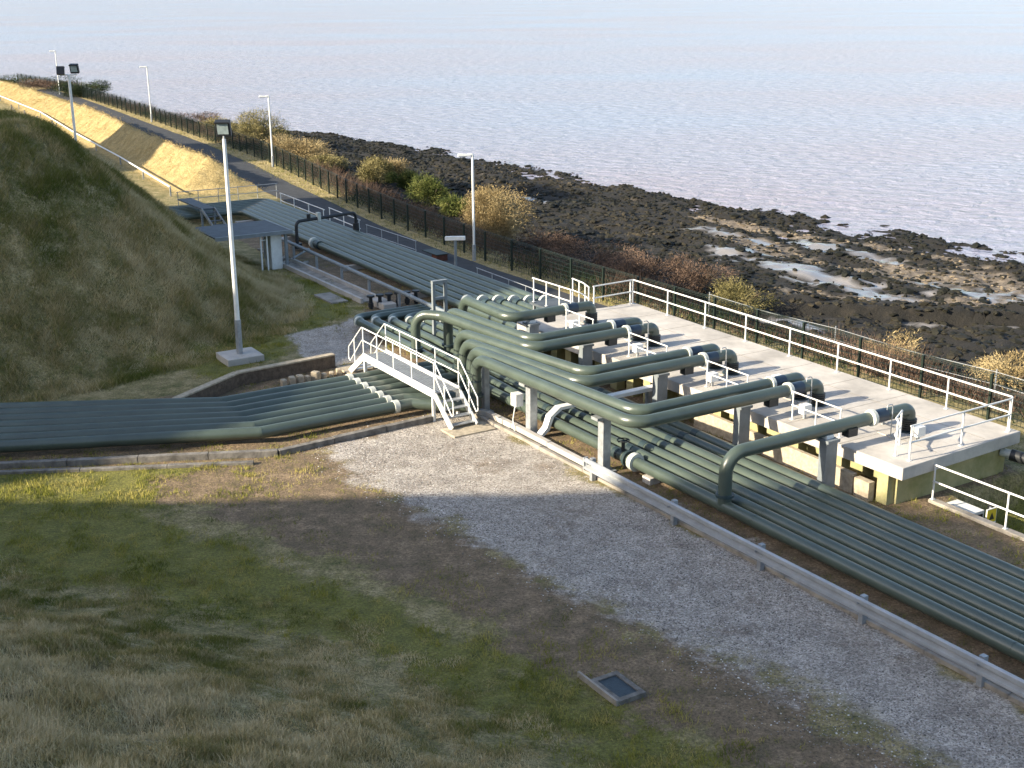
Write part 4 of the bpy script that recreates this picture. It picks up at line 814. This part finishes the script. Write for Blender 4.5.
def at(x, y, a_guess):                           # bush placed where its foot shows, on the falling bank
    z = -1.
    for _ in range(6): q = C(x, y, z); z = .5 * z + .5 * gz(*q)
    return C(x, y, z)
BU = [(492, 241, 2.3, 3.0, 'gold', 15000, 'big rounded golden leafless bush right of the nearest street lamp'),
      (376, 181, 1.5, 1.9, 'olive', 3600, 'olive bush left of the bright green one, with pale top'), (393, 180, 1.3, 1.8, 'gold', 3000, 'golden bush between the olive bush and the bright green bushes'),
      (405, 187, .9, 1.2, 'bush_green', 2600, 'small bright green bush, left one of the green pair beyond the fence'), (432, 204, 1.6, 1.9, 'bush_green', 3400, 'bright green bush just left of the nearest street lamp'),
      (455, 214, 1.3, 1.1, 'bush_green', 2200, 'low green bush at the left foot of the big golden bush'), (258, 146, 2.7, 2.8, 'olive', 5000, 'tall olive bush behind the second nearest street lamp'),
      (296, 160, 2.9, 2.2, 'gold', 5000, 'wide golden bush right of the second nearest street lamp'), (328, 168, 2.0, 1.3, 'olive', 3000, 'low olive bush at the end of the hedge where the dark rocks begin'),
      (187, 124, 3.5, 1.5, 'bramble', 3500, 'brownish bush on the shore side between the third and second street lamps'), (215, 133, 3.2, 1.7, 'olive', 3500, 'low olive bush beyond the fence where the road bends out of view'),
      (135, 108, 4, 1.2, 'bramble', 3000, 'low reddish bush near the third street lamp'), (85, 97, 3, 1.6, 'darkgreen', 3500, 'dark green bush right of the farthest street lamp'),
      (350, 183, 2.0, 1.0, 'bramble', 2200, 'low brown bramble clump left of the olive bush'), (590, 268, 2.6, 1.5, 'bramble', 2800, 'reddish bramble clump behind the far end of the slab'),
      (640, 285, 2.2, 1.6, 'bramble', 2800, 'russet bramble clump just beyond the far slab corner'), (700, 292, 1.5, 1.6, 'bramble', 2200, 'brown rounded clump beyond the middle of the seaward handrail'),
      (738, 308, 1.8, 1.3, 'olive', 2400, 'low olive bush beyond the middle of the seaward handrail'), (885, 368, 1.3, 1.3, 'gold', 2200, 'straw coloured bush behind the right part of the seaward handrail'),
      (545, 250, 2.4, 1.4, 'bramble', 2400, 'low reddish brambles right of the big golden bush'), (1008, 385, 1.3, .9, 'gold', 1800, 'low golden bush at the right edge above the beach'),
      (20, 86, 5, 1.1, 'darkgreen', 2500, 'low dark scrub on the skyline at the far left'), (50, 90, 4, 1.0, 'bramble', 2500, 'brown scrub on the skyline left of the twin floodlights')]
for (x, y, rx, rz, m, n, lb) in BU:
    q = at(x, y, 0); bush(lb, q[0], q[1], rx * 1.3, rz * 1.22, M[m], int(n * 2.2), leaf=.075 if q[0] < 90 else .11)
# bramble ground cover on the bank beyond the fence
A, Cc = scat(42000, (10, 215, 36, 60), lambda A, Cc: ((Cc - lin(FEN, A)) > .9) * ((Cc - lin(FEN, A)) < 11.5) * np.clip(80 / np.maximum(A, 30), .3, 1) * infov(A, Cc))
blades('brambles', A, Cc, .3 + 1.1 * sm(.35, .75, fbm(A * .35, Cc * .35, 3, 4)), 7, .3, np.clip(.45 + 1.3 * (fbm(A * .2, Cc * .2, 3, 14) - .5), 0, 1), M['bramble'], .022, .9, False)
A, Cc = scat(12000, (10, 215, 36, 60), lambda A, Cc: ((Cc - lin(FEN, A)) > .5) * ((Cc - lin(FEN, A)) < 10) * (fbm(A * .12, Cc * .2, 3, 24) > .5) * infov(A, Cc))
blades('bank_scrub', A, Cc, .4 + .5 * fbm(A * .3, Cc * .3, 3, 4), 7, .3, .5 + 0 * A, M['darkgreen'], .03, .9, False)
